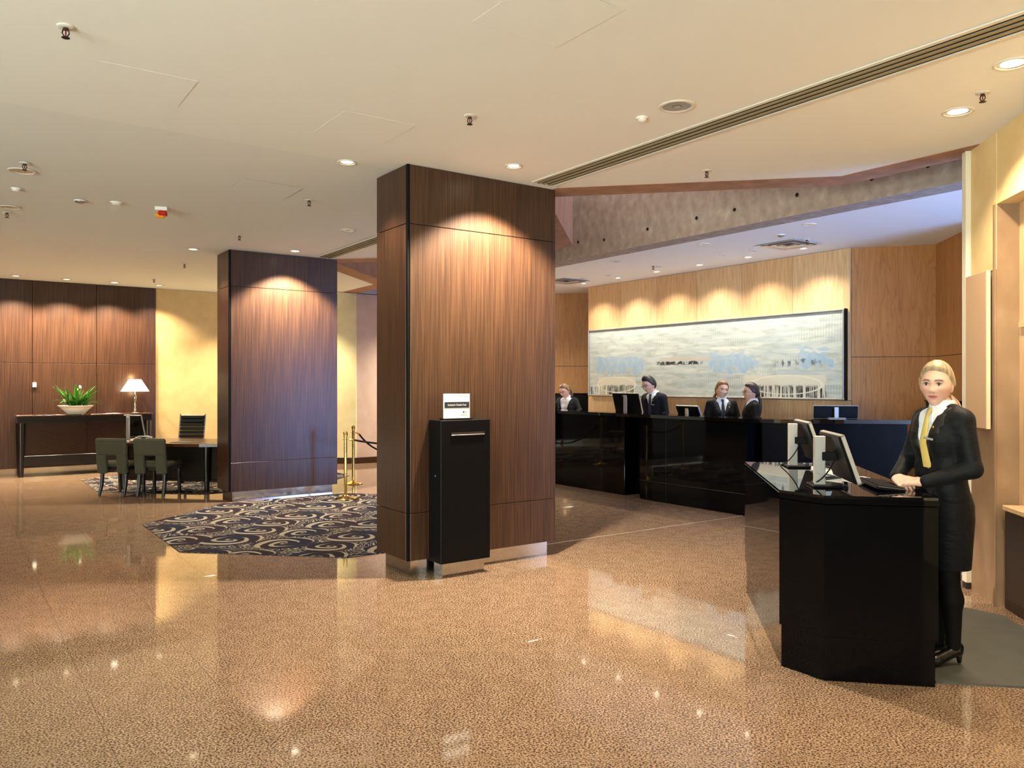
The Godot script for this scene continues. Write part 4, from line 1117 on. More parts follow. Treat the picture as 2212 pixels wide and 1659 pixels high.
func concierge() -> void:
	var o := thing("concierge_desk", "black gloss standing desk with a chamfered corner in front", "desk", S(0, 0), TS)
	var s0 := 4.507
	var s1 := 6.36
	var t0 := 0.725
	var t1 := 1.497
	var ch := 0.2
	var body := func(d: float) -> PackedVector2Array: return PackedVector2Array([Vector2(t0 + d, -(s0 + ch + d * 0.4)), Vector2(t0 + ch + d * 0.4, -(s0 + d)), Vector2(t1 - d, -(s0 + d)), Vector2(t1 - d, -(s1 - d)), Vector2(t0 + d, -(s1 - d))])
	part("plinth", MB.new().prism(body.call(0.012), 0.0, 0.235).done(), M.black_gloss, o)
	part("body", MB.new().prism(body.call(0.0), 0.24, 0.95).done(), M.black_gloss, o)
	part("desk_top", MB.new().prism(body.call(-0.004), 0.955, 0.985).done(), M.black_gloss, o)
	part("glass_top", MB.new().prism(body.call(0.0), 0.985, 1.0).done(), M.black_glass, o)
	monitor("monitor", "nearer silver-edged monitor tilted on the concierge desk", S(4.93, 1.10, 1.0), TS + PI / 2 + 0.02, 0.50, 0.29, 0.33, 0.04, "concierge monitors", 0.085, null, 0.045, 0.062)
	monitor("monitor", "farther silver-edged monitor tilted on the concierge desk", S(6.05, 1.14, 1.0), TS + PI / 2 + 0.02, 0.50, 0.30, 0.33, 0.05, "concierge monitors", 0.085, null, 0.045, 0.062)
	for k in 2:
		var kb := thing("keyboard", ["dark keyboard in front of the nearer concierge monitor", "dark keyboard in front of the farther concierge monitor"][k], "keyboard", S([4.95, 6.0][k], 1.33, 1.0), TS + PI / 2, "concierge keyboards")
		part("tray", MB.new().box(Vector3(0, 0.012, 0), Vector3(0.42, 0.02, 0.15), 0.005, Basis(Vector3.RIGHT, 0.1)).done(), M.black_satin, kb)
		var keys := MB.new()
		for i in 14:
			for j in 5: keys.box(Vector3(-0.19 + 0.0292 * i, 0.025 - (j - 2) * 0.0028, -0.056 + 0.028 * j), Vector3(0.024, 0.006, 0.023), 0.002)
		part("keys", keys.done(), M.black_matt, kb)
		var cb := thing("cable", ["looped black cable hanging behind the nearer concierge monitor", "looped black cable behind the farther concierge monitor"][k], "cable", S([4.93, 6.05][k], 1.0, 1.0), TS, "concierge cables")
		part("cord", MB.new().tube(bez(Vector3(0.06, 0.16, 0.05), Vector3(-0.02, 0.0, 0.12), Vector3(-0.1, 0.0, -0.05), Vector3(-0.01, 0.006, -0.14), 14) + bez(Vector3(-0.01, 0.006, -0.14), Vector3(0.1, 0.006, -0.24), Vector3(0.16, 0.006, 0.0), Vector3(0.12, 0.006, 0.1), 12).slice(1), 0.004, 8).done(), M.black_matt, cb)
	var ph := thing("desk_phone", "telephone with a pale rim beside the farther concierge monitor", "telephone", S(5.5, 1.16, 1.0), TS + 1.2)
	part("base", MB.new().box(Vector3(0, 0.03, 0), Vector3(0.19, 0.035, 0.2), 0.01, Basis(Vector3.RIGHT, 0.2)).done(), M.silver, ph)
	part("handset", MB.new().tube([Vector3(-0.06, 0.055, 0.09), Vector3(-0.06, 0.078, 0.05), Vector3(-0.06, 0.09, -0.04), Vector3(-0.06, 0.08, -0.09)], [0.02, 0.013, 0.013, 0.02], 10).done(), M.black_satin, ph)
	part("keypad", MB.new().box(Vector3(0.03, 0.049, 0.01), Vector3(0.09, 0.008, 0.12), 0.002, Basis(Vector3.RIGHT, 0.2)).done(), M.black_satin, ph)
	var pp := thing("note_pad", "white note pad on the concierge desk behind the nearer monitor", "paper", S(5.25, 1.3, 1.0), TS + 0.3)
	part("sheet", bx(Vector3(0.15, 0.012, 0.21), 0.001), M.paper, pp)


# ---------------------------------------------------------------- people
# A field of tapered limbs joined smoothly, meshed as surface nets.

static func limb(p: Vector3, q: Array) -> float:
	var ba: Vector3 = q[1] - q[0]
	var pa: Vector3 = p - q[0]
	var h := clampf(pa.dot(ba) / maxf(ba.length_squared(), 1e-9), 0.0, 1.0)
	return (pa - ba * h).length() - lerpf(q[2], q[3], h)


static func field(p: Vector3, prims: Array) -> float:
	var f := 1e3
	for q in prims:
		var d := limb(p, q)
		var k: float = q[4]
		var h := maxf(k - absf(f - d), 0.0) / k
		f = minf(f, d) - h * h * k * 0.25
	return f


static func nets(mb: MB, prims: Array, cell: float, cuts: Array = [], xf := Transform3D.IDENTITY) -> void:   # cuts: arrays of planes (Vector4: n.p > d); where all hold, the matter is taken away
	var lo := Vector3.ONE * 1e3
	var hi := -lo
	for q in prims:
		var r := Vector3.ONE * (maxf(q[2], q[3]) + float(q[4]) * 0.3 + cell * 2.0)
		lo = lo.min(q[0] - r).min(q[1] - r)
		hi = hi.max(q[0] + r).max(q[1] + r)
	var nx := int((hi.x - lo.x) / cell) + 2
	var ny := int((hi.y - lo.y) / cell) + 2
	var nz := int((hi.z - lo.z) / cell) + 2
	var f := PackedFloat32Array()
	f.resize(nx * ny * nz)
	f.fill(1e3)
	for q in prims:
		var k: float = q[4]
		var a: Vector3 = q[0]
		var ba: Vector3 = q[1] - q[0]
		var bb := maxf(ba.length_squared(), 1e-9)
		var ra: float = q[2]
		var rd: float = q[3] - q[2]
		var r := Vector3.ONE * (maxf(q[2], q[3]) + k + cell * 2.0)
		var l: Vector3 = (((q[0] as Vector3).min(q[1]) - r - lo) / cell).floor().max(Vector3.ZERO)
		var u: Vector3 = (((q[0] as Vector3).max(q[1]) + r - lo) / cell).ceil()
		for z in range(int(l.z), mini(int(u.z) + 1, nz)):
			for y in range(int(l.y), mini(int(u.y) + 1, ny)):
				var row := (z * ny + y) * nx
				for x in range(int(l.x), mini(int(u.x) + 1, nx)):
					var pa := lo + Vector3(x, y, z) * cell - a
					var t := clampf(pa.dot(ba) / bb, 0.0, 1.0)
					var d := (pa - ba * t).length() - ra - rd * t
					var g := f[row + x]
					var h := maxf(k - absf(g - d), 0.0) / k
					f[row + x] = minf(g, d) - h * h * k * 0.25
	if cuts.size():
		for z in nz:
			for y in ny:
				for x in nx:
					var i := (z * ny + y) * nx + x
					if f[i] > 0.05: continue
					var p := lo + Vector3(x, y, z) * cell
					for c in cuts:
						var m := 1e3
						for pl in c: m = minf(m, pl.x * p.x + pl.y * p.y + pl.z * p.z - pl.w)
						f[i] = maxf(f[i], m)
	var vi := PackedInt32Array()
	vi.resize(nx * ny * nz)
	vi.fill(-1)
	var off := [0, 1, nx, nx + 1, nx * ny, nx * ny + 1, nx * ny + nx, nx * ny + nx + 1]
	var e0 := [0, 2, 4, 6, 0, 1, 4, 5, 0, 1, 2, 3]
	var e1 := [1, 3, 5, 7, 2, 3, 6, 7, 4, 5, 6, 7]
	var w := PackedFloat32Array([0, 0, 0, 0, 0, 0, 0, 0])
	for z in nz - 1:
		for y in ny - 1:
			for x in nx - 1:
				var i := (z * ny + y) * nx + x
				var f0 := f[i]
				if f0 > cell * 2.0 or f0 < -cell * 2.0: continue
				var neg := 0
				for k in 8:
					w[k] = f[i + off[k]]
					if w[k] < 0.0: neg += 1
				if neg == 0 or neg == 8: continue
				var sum := Vector3.ZERO
				var n := 0
				for k in 12:
					var a: int = e0[k]
					var b: int = e1[k]
					if (w[a] < 0.0) == (w[b] < 0.0): continue
					var t := w[a] / (w[a] - w[b])
					sum += Vector3(a & 1, (a >> 1) & 1, a >> 2).lerp(Vector3(b & 1, (b >> 1) & 1, b >> 2), t)
					n += 1
				vi[i] = mb.v.size()
				var gr := Vector3(w[1] + w[3] + w[5] + w[7] - w[0] - w[2] - w[4] - w[6], w[2] + w[3] + w[6] + w[7] - w[0] - w[1] - w[4] - w[5], w[4] + w[5] + w[6] + w[7] - w[0] - w[1] - w[2] - w[3])
				mb.v.append(xf * (lo + (Vector3(x, y, z) + sum / n) * cell))
				mb.n.append((xf.basis * gr).normalized())
				mb.uv.append(Vector2.ZERO)
				mb.c.append(mb.col)
	var st := [1, nx, nx * ny]
	for z in range(1, nz - 1):
		for y in range(1, ny - 1):
			for x in range(1, nx - 1):
				var i := (z * ny + y) * nx + x
				if vi[i] < 0 and absf(f[i]) > cell * 2.0: continue
				for ax in 3:
					var s0 := f[i] < 0.0
					if s0 == (f[i + st[ax]] < 0.0): continue
					var u: int = st[(ax + 1) % 3]
					var v: int = st[(ax + 2) % 3]
					var q0 := vi[i]
					var q1 := vi[i - u]
					var q2 := vi[i - u - v]
					var q3 := vi[i - v]
					if q0 < 0 or q1 < 0 or q2 < 0 or q3 < 0: continue
					if s0: mb.ix.append_array([q0, q2, q1, q0, q3, q2])
					else: mb.ix.append_array([q0, q1, q2, q0, q2, q3])


static func bump(p: Vector3, c: Vector3, s: Vector3) -> float:
	var d := (p - c) / s
	return exp(-0.5 * d.length_squared())


static func skull(d: Vector3, male: bool) -> Vector3:   # a head's surface along the direction d, origin between the ears at eye height
	var p := Vector3(d.x * 0.0765, d.y * 0.118, d.z * 0.094)
	if p.z < 0.0: p.z *= 1.06
	var low := smoothstep(0.0, -0.105, p.y)
	p.x *= 1.0 - (0.27 if male else 0.27) * low
	if p.z < 0.0: p.z *= 1.0 - 0.55 * smoothstep(-0.02, -0.1, p.y)
	else: p.z *= 1.0 - 0.10 * low + 0.03 * smoothstep(0.02, 0.07, p.y)
	if d.z > 0.0:   # the face is flatter than an egg
		p.z -= 0.006 * smoothstep(0.035, 0.0, absf(p.x)) * smoothstep(0.05, 0.0, absf(p.y + 0.01))
		var q := Vector3(absf(p.x), p.y, 0)
		p.z += 0.008 * bump(q, Vector3(0, 0.000, 0), Vector3(0.0085, 0.02, 1)) + 0.016 * bump(q, Vector3(0, -0.026, 0), Vector3(0.0115, 0.010, 1)) + 0.006 * bump(q, Vector3(0.013, -0.030, 0), Vector3(0.006, 0.006, 1))
		p.z -= 0.011 * bump(q, Vector3(0.031, 0.008, 0), Vector3(0.014, 0.010, 1))
		p.z += 0.004 * bump(q, Vector3(0.03, 0.030, 0), Vector3(0.02, 0.007, 1))
		p.z += 0.0055 * bump(q, Vector3(0, -0.053, 0), Vector3(0.018, 0.005, 1)) + 0.0065 * bump(q, Vector3(0, -0.065, 0), Vector3(0.016, 0.005, 1))
		p.z -= 0.0035 * bump(q, Vector3(0, -0.0585, 0), Vector3(0.022, 0.002, 1)) + 0.003 * bump(q, Vector3(0, -0.076, 0), Vector3(0.016, 0.005, 1))
		p.z += 0.007 * bump(q, Vector3(0, -0.095, 0), Vector3(0.02, 0.012, 1)) + 0.006 * bump(q, Vector3(0.04, -0.02, 0), Vector3(0.018, 0.016, 1))
	return p


func lin(c: Color) -> Color: return c.srgb_to_linear()


func head_mesh(mb: MB, xf: Transform3D, k: Dictionary, seg: int) -> void:
	var skin: Color = lin(k.skin)
	var lip: Color = lin(k.lips)
	var brow: Color = lin(k.brow)
	var rr := []
	var cc := []
	var smile: float = k.get("smile", 0.3)
	for i in seg + 1:
		var th := clampf(PI * i / seg, 0.012, PI - 0.012)
		var row := PackedVector3Array()
		var cr := []
		for j in int(seg * 1.4):
			var an := TAU * j / int(seg * 1.4)
			var d := Vector3(sin(th) * sin(an), cos(th), sin(th) * cos(an))
			var p := skull(d, k.male)
			row.append(xf * p)
			var c := skin
			if d.z > 0.2:
				var ax := absf(p.x)
				var by := 0.0305 - 14.0 * (ax - 0.030) * (ax - 0.030)
				c = c.lerp(brow, 0.92 * smoothstep(0.005, 0.0025, absf(p.y - by)) * smoothstep(0.009, 0.014, ax) * smoothstep(0.052, 0.046, ax))
				var ly := -0.0585 + smile * 9.0 * ax * ax
				var lw := 0.021 + smile * 0.006
				var thick := 0.0085 * sqrt(maxf(0.0, 1.0 - (ax / lw) * (ax / lw)))
				c = c.lerp(lip, 0.85 * smoothstep(thick + 0.0012, thick - 0.0012, absf(p.y - ly + 0.001)) * smoothstep(lw, lw - 0.003, ax))
				if k.get("teeth", false): c = c.lerp(Color(0.85, 0.83, 0.8), smoothstep(thick * 0.55, thick * 0.4, absf(p.y - ly)) * smoothstep(lw - 0.003, lw - 0.006, ax))
				else: c = c.lerp(lip * 0.35, 0.8 * smoothstep(0.0018, 0.0006, absf(p.y - ly)) * smoothstep(lw, lw - 0.003, ax))
				c = c.lerp(skin * 0.3, 0.8 * bump(Vector3(ax, p.y, 0), Vector3(0.0075, -0.0375, 0), Vector3(0.0035, 0.0018, 1)))
				c = c.lerp(skin.lerp(lip, 0.45), 0.35 * bump(Vector3(ax, p.y, 0), Vector3(0.042, -0.028, 0), Vector3(0.014, 0.012, 1)))
				c = c.lerp(skin * 0.55, 0.35 * bump(Vector3(ax, p.y, 0), Vector3(0.031, 0.012, 0), Vector3(0.013, 0.006, 1)))
			cr.append(c)
		rr.append(row)
		cc.append(cr)
	mb.rows(rr, true, cc)
	for s in [-1.0, 1.0]:   # eyes, lash lines, ears
		var e := Vector3(s * 0.031, 0.008, 0.0740)
		mb.col = Color(0.72, 0.72, 0.72)
		mb.ball(xf * e, Vector3(0.0125, 0.0085, 0.0105), 12, xf.basis)
		mb.col = lin(k.eyes)
		mb.ball(xf * (e + Vector3(0.0, -0.0005, 0.0076)), Vector3(0.0066, 0.0068, 0.0036), 10, xf.basis)
		mb.col = brow * 0.5
		mb.tube([xf * (e + Vector3(-0.0145, 0.000, 0.006)), xf * (e + Vector3(-0.007, 0.0066, 0.0098)), xf * (e + Vector3(0.003, 0.0075, 0.0104)), xf * (e + Vector3(0.0145, 0.001, 0.005))], [0.0012, 0.0026, 0.0026, 0.0014], 6)
		mb.col = skin * Color(0.97, 0.88, 0.85)
		mb.ball(xf * Vector3(s * 0.073, -0.006, -0.008), Vector3(0.008, 0.030, 0.018), 12, xf.basis * Basis(Vector3.UP, s * 0.35))
		mb.ball(xf * Vector3(s * 0.071, -0.028, -0.002), Vector3(0.006, 0.010, 0.008), 8, xf.basis)
	mb.col = Color.WHITE


func hair_mesh(xf: Transform3D, k: Dictionary) -> ArrayMesh:
	var mb := MB.new()
	var base: Color = lin(k.hair)
	var lite: Color = lin(k.get("hair_lite", k.hair))
	var n := FastNoiseLite.new()
	n.seed = 3
	n.frequency = 1.0
	var rr := []
	var cc := []
	var seg := 44
	var short: bool = k.male
	for i in seg + 1:
		var th := clampf(PI * i / seg, 0.012, PI - 0.012)
		var row := PackedVector3Array()
		var cr := []
		for j in 64:
			var an := TAU * j / 64
			var d := Vector3(sin(th) * sin(an), cos(th), sin(th) * cos(an))
			var p := skull(d, k.male)
			var front := smoothstep(-0.02, 0.05, p.z)
			var g_top := p.y - 0.0745 + front * (3.0 if short else 5.0) * p.x * p.x
			var g_side := minf(0.010 + 0.62 * maxf(p.y, -0.01) - p.z, p.y + 0.014)
			var g_back := minf(-0.032 - p.z, p.y + 0.078)
			var m := smoothstep(-0.003, 0.008 if short else 0.013, maxf(g_top, maxf(g_side, g_back)))
			var strand := n.get_noise_2d(an * 9.0, th * 1.2) * 0.5 + n.get_noise_2d(an * 26.0, th * 2.0) * 0.5
			var thick := 0.0125 + 0.004 * strand
			if short: thick = 0.013 + 0.02 * smoothstep(0.05, 0.115, p.y) * smoothstep(-0.09, 0.06, p.z) + 0.004 * n.get_noise_3d(p.x * 120.0, p.y * 120.0, p.z * 120.0)
			else: thick += 0.006 * smoothstep(0.05, 0.1, p.y)
			row.append(xf * (p + p.normalized() * lerpf(-0.012, thick, m)))
			cr.append(base.lerp(lite, clampf(0.5 + strand * 1.4, 0, 1)))
		rr.append(row)
		cc.append(cr)
	mb.rows(rr, true, cc)
	if k.has("tail"):   # a tail drawn back from the nape
		var t: Array = k.tail
		for q in 5:
			var path := []
			for i in t.size():
				var w := float(i) / (t.size() - 1)
				path.append(xf * (t[i] + Vector3(sin(q * 2.3) * 0.012 * w, 0, cos(q * 2.3) * 0.010 * w)))
			mb.col = base.lerp(lite, [0.2, 0.8, 0.5, 0.0, 0.65][q])
			mb.tube(path, [0.012, 0.018, 0.017, 0.013, 0.003].slice(0, t.size()) if t.size() == 5 else 0.014, 8)
		mb.col = base * 0.5
		mb.ball(xf * t[0], Vector3.ONE * 0.017, 10)
	return mb.done()


func hand(wrist: Vector3, tip: Vector3, back: Vector3, side: float) -> Array:   # palm, four fingers and thumb as limbs; back: out of the back of the hand, side: +1 when the thumb lies on the +cross side
	var f := (tip - wrist).normalized()
	var n := (back - f * back.dot(f)).normalized()
	var t := f.cross(n) * side
	var o := []
	for i in 4:
		var w := (1.5 - i) * 0.019
		o.append([wrist + t * w * 0.55 + f * 0.012, wrist + f * 0.088 + t * w, 0.0135, 0.0115, 0.012])
	for i in 4:
		var w := (1.5 - i) * 0.0205
		var len: float = [0.070, 0.078, 0.072, 0.056][i]
		var a := wrist + f * 0.088 + t * w
		var b := a + (f * 0.9 - n * 0.42).normalized() * len * 0.45
		var c := b + (f * 0.55 - n * 0.83).normalized() * len * 0.32
		var e := c + (f * 0.1 - n).normalized() * len * 0.23
		o.append([a, b, 0.0098, 0.0088, 0.004])
		o.append([b, c, 0.0088, 0.008, 0.003])
		o.append([c, e, 0.008, 0.007, 0.003])
	var ta := wrist + f * 0.025 + t * 0.026 - n * 0.004
	var tb := ta + (f * 0.7 + t * 0.6 - n * 0.25).normalized() * 0.042
	var tc := tb + (f * 0.95 + t * 0.1 - n * 0.3).normalized() * 0.034
	o.append([ta, tb, 0.0145, 0.0105, 0.012])
	o.append([tb, tc, 0.0105, 0.008, 0.004])
	return o


func front_z(prims: Array, x: float, y: float) -> float:
	var z := 0.30
	for i in 60:
		var d := field(Vector3(x, y, z), prims)
		if d < 0.0008: break
		z -= maxf(d * 0.8, 0.001)
	return z


func ribbon(prims: Array, pts: Array, lift: float, thick: float) -> ArrayMesh:   # pts: (inner x, outer x, y); a strip lying on the front of a body
	var rr := []
	for q in pts:
		var xm: float = (q.x + q.y) / 2
		var z0 := front_z(prims, q.x, q.z) + lift
		var z1 := front_z(prims, q.y, q.z) + lift
		var zm := maxf(front_z(prims, xm, q.z) + lift, (z0 + z1) / 2)
		rr.append(PackedVector3Array([Vector3(q.x, q.z, z0 - thick), Vector3(q.x, q.z, z0), Vector3(xm, q.z, zm + 0.001), Vector3(q.y, q.z, z1), Vector3(q.y, q.z, z1 - thick), Vector3(xm, q.z, zm - thick)]))
	var mb := MB.new().rows(rr)
	mb.face([rr[0][0], rr[0][1], rr[0][3], rr[0][4]], rr[1][2])
	mb.face([rr[-1][0], rr[-1][1], rr[-1][3], rr[-1][4]], rr[-2][2])
	return mb.done()


func person(k: Dictionary) -> Node3D:
	var o := thing("person", k.label, "person", k.pos, k.turn, k.get("group", ""))
	var male: bool = k.male
	var sc: float = k.get("scale", 1.0)
	var up: float = k.get("heel", 0.0)
	var cell: float = k.cell
	var w := 1.12 if male else 1.0
	var V := func(x: float, y: float, z: float) -> Vector3:
		var b: float = k.get("bend", 0.0)
		var p := Vector3(x, y * sc + up, z)
		if b != 0.0 and p.y > 0.95 * sc: p = Vector3(0, 0.95 * sc, 0) + Basis(Vector3.RIGHT, b * smoothstep(0.9 * sc, 1.2 * sc, p.y)) * (p - Vector3(0, 0.95 * sc, 0))
		return p
	# joints
	var sh := [V.call(-0.16 * w, 1.335, -0.015), V.call(0.16 * w, 1.335, -0.015)]
	var el: Array = k.elbows
	var wr: Array = k.wrists
	var nk: Vector3 = V.call(0, 1.40, -0.015)
	var hc: Vector3 = V.call(0, 1.535, 0.015) + k.get("head_shift", Vector3.ZERO)
	var hb := Basis.from_euler(k.head)
	var hx := Transform3D(hb.scaled(Vector3.ONE * (1.06 if male else 1.0) * k.get("head_scale", 1.07)), hc)
	# the body: one skin from head to feet
	var skin := MB.new()
	skin.col = lin(k.skin)
	var bp := [[hc + hb * Vector3(0, -0.06, -0.022), nk + Vector3(0, -0.02, 0), 0.052 * w, 0.055 * w, 0.03], [nk, V.call(0, 1.0, 0), 0.05, 0.06, 0.05], [sh[0], sh[1], 0.035, 0.035, 0.05], [V.call(0, 1.0, 0), V.call(0, 0.88, 0), 0.06, 0.08, 0.05]]
	for s in 2:
		bp.append([sh[s], el[s], 0.04, 0.035, 0.03])
		bp.append([el[s], wr[s], 0.035, 0.022, 0.02])
		var sx := -1.0 + 2.0 * s
		bp.append([V.call(sx * 0.08, 0.85, 0), V.call(sx * 0.075, 0.46, 0.0), 0.07, 0.045, 0.03])
		bp.append([V.call(sx * 0.07, 0.46, 0.0), V.call(sx * 0.062, 0.06, -0.035), 0.035, 0.018, 0.02])
	nets(skin, bp, maxf(cell, 0.018))
	var hp := []
	for s in 2:
		var q: Array = k.hands[s]
		hp.append_array(hand(wr[s], q[0], q[1], q[2]))
		hp.append([(wr[s] as Vector3).move_toward(el[s], 0.07), wr[s] + ((q[0] as Vector3) - wr[s]).normalized() * 0.02, 0.024, 0.021, 0.015])
	nets(skin, hp, k.get("hand_cell", 0.006))
	head_mesh(skin, hx, k, k.seg)
	part("body", skin.done(), M.skin, o)
	part("hair", hair_mesh(hx, k), M.hair, o)
	# jacket over a shirt, open in a V
	var coat := []
	for sx in [-1.0, 1.0]:
		coat.append([V.call(sx * 0.078 * w, 1.30, 0.0), V.call(sx * 0.066 * w, 1.06, 0.0), 0.098, 0.080 if not male else 0.09, 0.05])
		coat.append([V.call(sx * 0.066 * w, 1.06, 0.0), V.call(sx * 0.080 * w, 0.90, -0.005), 0.080 if not male else 0.09, 0.100, 0.05])
		if not male: coat.append([V.call(sx * 0.072, 1.225, 0.062), V.call(sx * 0.068, 1.20, 0.055), 0.062, 0.06, 0.05])
		coat.append([V.call(sx * 0.06, 1.385, -0.03), V.call(sx * 0.14 * w, 1.35, -0.02), 0.046, 0.052, 0.05])
	for s in 2:
		coat.append([sh[s], el[s], 0.058 * w, 0.048, 0.04])
		coat.append([el[s], (wr[s] as Vector3).lerp(el[s], 0.05), 0.050, 0.037, 0.02])
	var vb: float = k.get("vee", 1.10) * sc + up
	var slope: float = k.get("slope", 0.30)
	var ln := sqrt(1.0 + slope * slope)
	var vz: float = 0.0
	var cuts := [[Vector4(-1 / ln, slope / ln, 0, slope * vb / ln), Vector4(1 / ln, slope / ln, 0, slope * vb / ln), Vector4(0, 0, 1, 0.015)], [Vector4(0, -1, 0, -(0.865 * sc + up))]]
	var jk := MB.new()
	var ib := Transform3D.IDENTITY
	if k.get("bend", 0.0) != 0.0: cuts = [cuts[1]]
	nets(jk, coat, cell, cuts)
	var suit: Material = k.suit
	part("jacket", jk.done(), suit, o)
	var shirt := []
	for sx in [-1.0, 1.0]:
		shirt.append([V.call(sx * 0.055 * w, 1.32, 0.004), V.call(sx * 0.055 * w, 1.05, 0.0), 0.088, 0.078, 0.05])
		if not male: shirt.append([V.call(sx * 0.06, 1.225, 0.058), V.call(sx * 0.06, 1.20, 0.052), 0.055, 0.055, 0.05])
	shirt.append([nk + Vector3(0, 0.03, 0.0), nk + Vector3(0, -0.06, 0), 0.050 * w, 0.075, 0.04])
	var shm := MB.new()
	if k.get("bend", 0.0) == 0.0: nets(shm, shirt, cell, [[Vector4(0, 1, 0, nk.y + 0.022)]])
	# collar: a band and two points
	var band := []
	for i in 3: band.append(Vector2(0.057 * w + 0.004 * i, nk.y + 0.045 - 0.022 * i))
	var cl := MB.new()
	if k.get("bend", 0.0) == 0.0:
		cl.lathe([Vector2(0.054 * w, nk.y + 0.048), Vector2(0.058 * w, nk.y + 0.05), Vector2(0.066 * w, nk.y + 0.02), Vector2(0.072 * w, nk.y - 0.01)], 28, Vector3(0, 0, nk.z + 0.004), 1.0, 1.05)
		for sx in [-1.0, 1.0]:
			var z0 := nk.z + 0.062
			var zt := front_z(shirt, sx * 0.05, nk.y - 0.07) + 0.006
			var a := Vector3(sx * 0.006, nk.y + 0.03, z0 + 0.008)
			var b := Vector3(sx * 0.052, nk.y - 0.075, zt)
			var c := Vector3(sx * 0.068, nk.y - 0.01, nk.z + 0.045)
			var d := Vector3(sx * 0.05, nk.y + 0.045, nk.z + 0.035)
			var bk := Vector3(0, nk.y - 0.03, -0.05)
			cl.face([a, b, c], bk)
			cl.face([a, c, d], bk)
	if k.get("bend", 0.0) == 0.0:
		part("shirt", shm.done(), M.shirt, o)
		part("collar", cl.done(), M.shirt, o)
		if k.has("tie"):
			var ty: float = nk.y + 0.012
			var pts := [Vector3(-0.016, 0.016, ty), Vector3(-0.02, 0.02, ty - 0.02), Vector3(-0.012, 0.012, ty - 0.05), Vector3(-0.02, 0.02, ty - 0.11), Vector3(-0.028, 0.028, ty - 0.2), Vector3(-0.033, 0.033, vb - 0.02)]
			part("tie", ribbon(shirt, pts, 0.009, 0.007), k.tie, o)
		var ed := func(y: float) -> float: return maxf(0.0, (y - vb) * slope)
		for sx in [-1.0, 1.0]:
			var pts := []
			for q in [[nk.y + 0.01, 0.022], [nk.y - 0.04, 0.045], [nk.y - 0.085, 0.068], [nk.y - 0.10, 0.05], [nk.y - 0.125, 0.066], [lerpf(nk.y, vb, 0.6), 0.045], [vb + 0.05, 0.022], [vb, 0.006]]:
				var x0: float = maxf(ed.call(q[0]), 0.0)
				pts.append(Vector3(sx * x0, sx * (x0 + q[1]), q[0]))
			part("lapel", ribbon(coat, pts, 0.004, 0.008), k.get("lapel", M.lapel), o)
		var fz := front_z(coat, 0.0, vb - 0.02)
		part("button", MB.new().ball(Vector3(0.004, vb - 0.02, fz + 0.002), Vector3(0.009, 0.009, 0.004), 12).done(), M.steel, o)
		var bz := front_z(coat, 0.105, nk.y - 0.13)
		part("lapel_pin", MB.new().ball(Vector3(0.085, nk.y - 0.10, front_z(coat, 0.085, nk.y - 0.10) + 0.012), Vector3(0.008, 0.009, 0.004), 12).done(), M.brass, o)
		if k.get("badge", false): part("name_badge", MB.new().box(Vector3(0.07, nk.y - 0.165, front_z(coat, 0.07, nk.y - 0.165) + 0.008), Vector3(0.058, 0.012, 0.004), 0.001, Basis(Vector3.UP, 0.3) * Basis(Vector3.BACK, -0.15)).done(), M.silver, o)
	else:   # a bent figure: the white shirt shows as a long front panel
		var pts := []
		for i in 7:
			var yy := lerpf(1.385, 1.08, i / 6.0)
			var p: Vector3 = V.call(0.0, yy, 0.0)
			var hw := lerpf(0.05, 0.10, i / 6.0)
			pts.append(Vector3(-hw, hw, p.y))
		part("shirt", ribbon(coat, pts, 0.006, 0.01), M.shirt, o)
		for sx in [-1.0, 1.0]:
			var cp := []
			for i in 4: cp.append(Vector3(sx * (0.035 + 0.01 * i), sx * (0.075 + 0.012 * i), nk.y + 0.01 - 0.03 * i))
			part("collar", ribbon(coat, cp, 0.014, 0.006), M.shirt, o)
	# below the jacket
	if male:
		var tr := []
		for sx in [-1.0, 1.0]:
			tr.append([V.call(sx * 0.085, 0.92, 0), V.call(sx * 0.09, 0.5, 0.0), 0.10, 0.068, 0.04])
			tr.append([V.call(sx * 0.09, 0.5, 0.0), V.call(sx * 0.09, 0.05, -0.02), 0.068, 0.05, 0.03])
		var tm := MB.new()
		nets(tm, tr, 0.02)
		part("trousers", tm.done(), suit, o)
	else:
		var rr := []
		for q in [[0.99, 0.135, 0.105], [0.93, 0.165, 0.125], [0.86, 0.185, 0.145], [0.78, 0.187, 0.147], [0.65, 0.178, 0.138], [0.50, 0.168, 0.128], [0.498, 0.155, 0.118]]:
			var row := PackedVector3Array()
			for j in 28: row.append(Vector3(cos(TAU * j / 28) * q[1], q[0] * sc + up, sin(TAU * j / 28) * q[2] - 0.012))
			rr.append(row)
		part("skirt", MB.new().rows(rr).done(), suit, o)
		var tp := []
		for sx in [-1.0, 1.0]:
			tp.append([V.call(sx * 0.08, 0.80, 0), V.call(sx * 0.07, 0.46, 0.005), 0.08, 0.054, 0.02])
			tp.append([V.call(sx * 0.07, 0.46, 0.005), V.call(sx * 0.066, 0.32, -0.02), 0.052, 0.056, 0.03])
			tp.append([V.call(sx * 0.066, 0.32, -0.02), V.call(sx * 0.062, 0.03, -0.035), 0.055, 0.034, 0.03])
		var tm := MB.new()
		nets(tm, tp, 0.010)
		part("tights", tm.done(), M.tights, o)
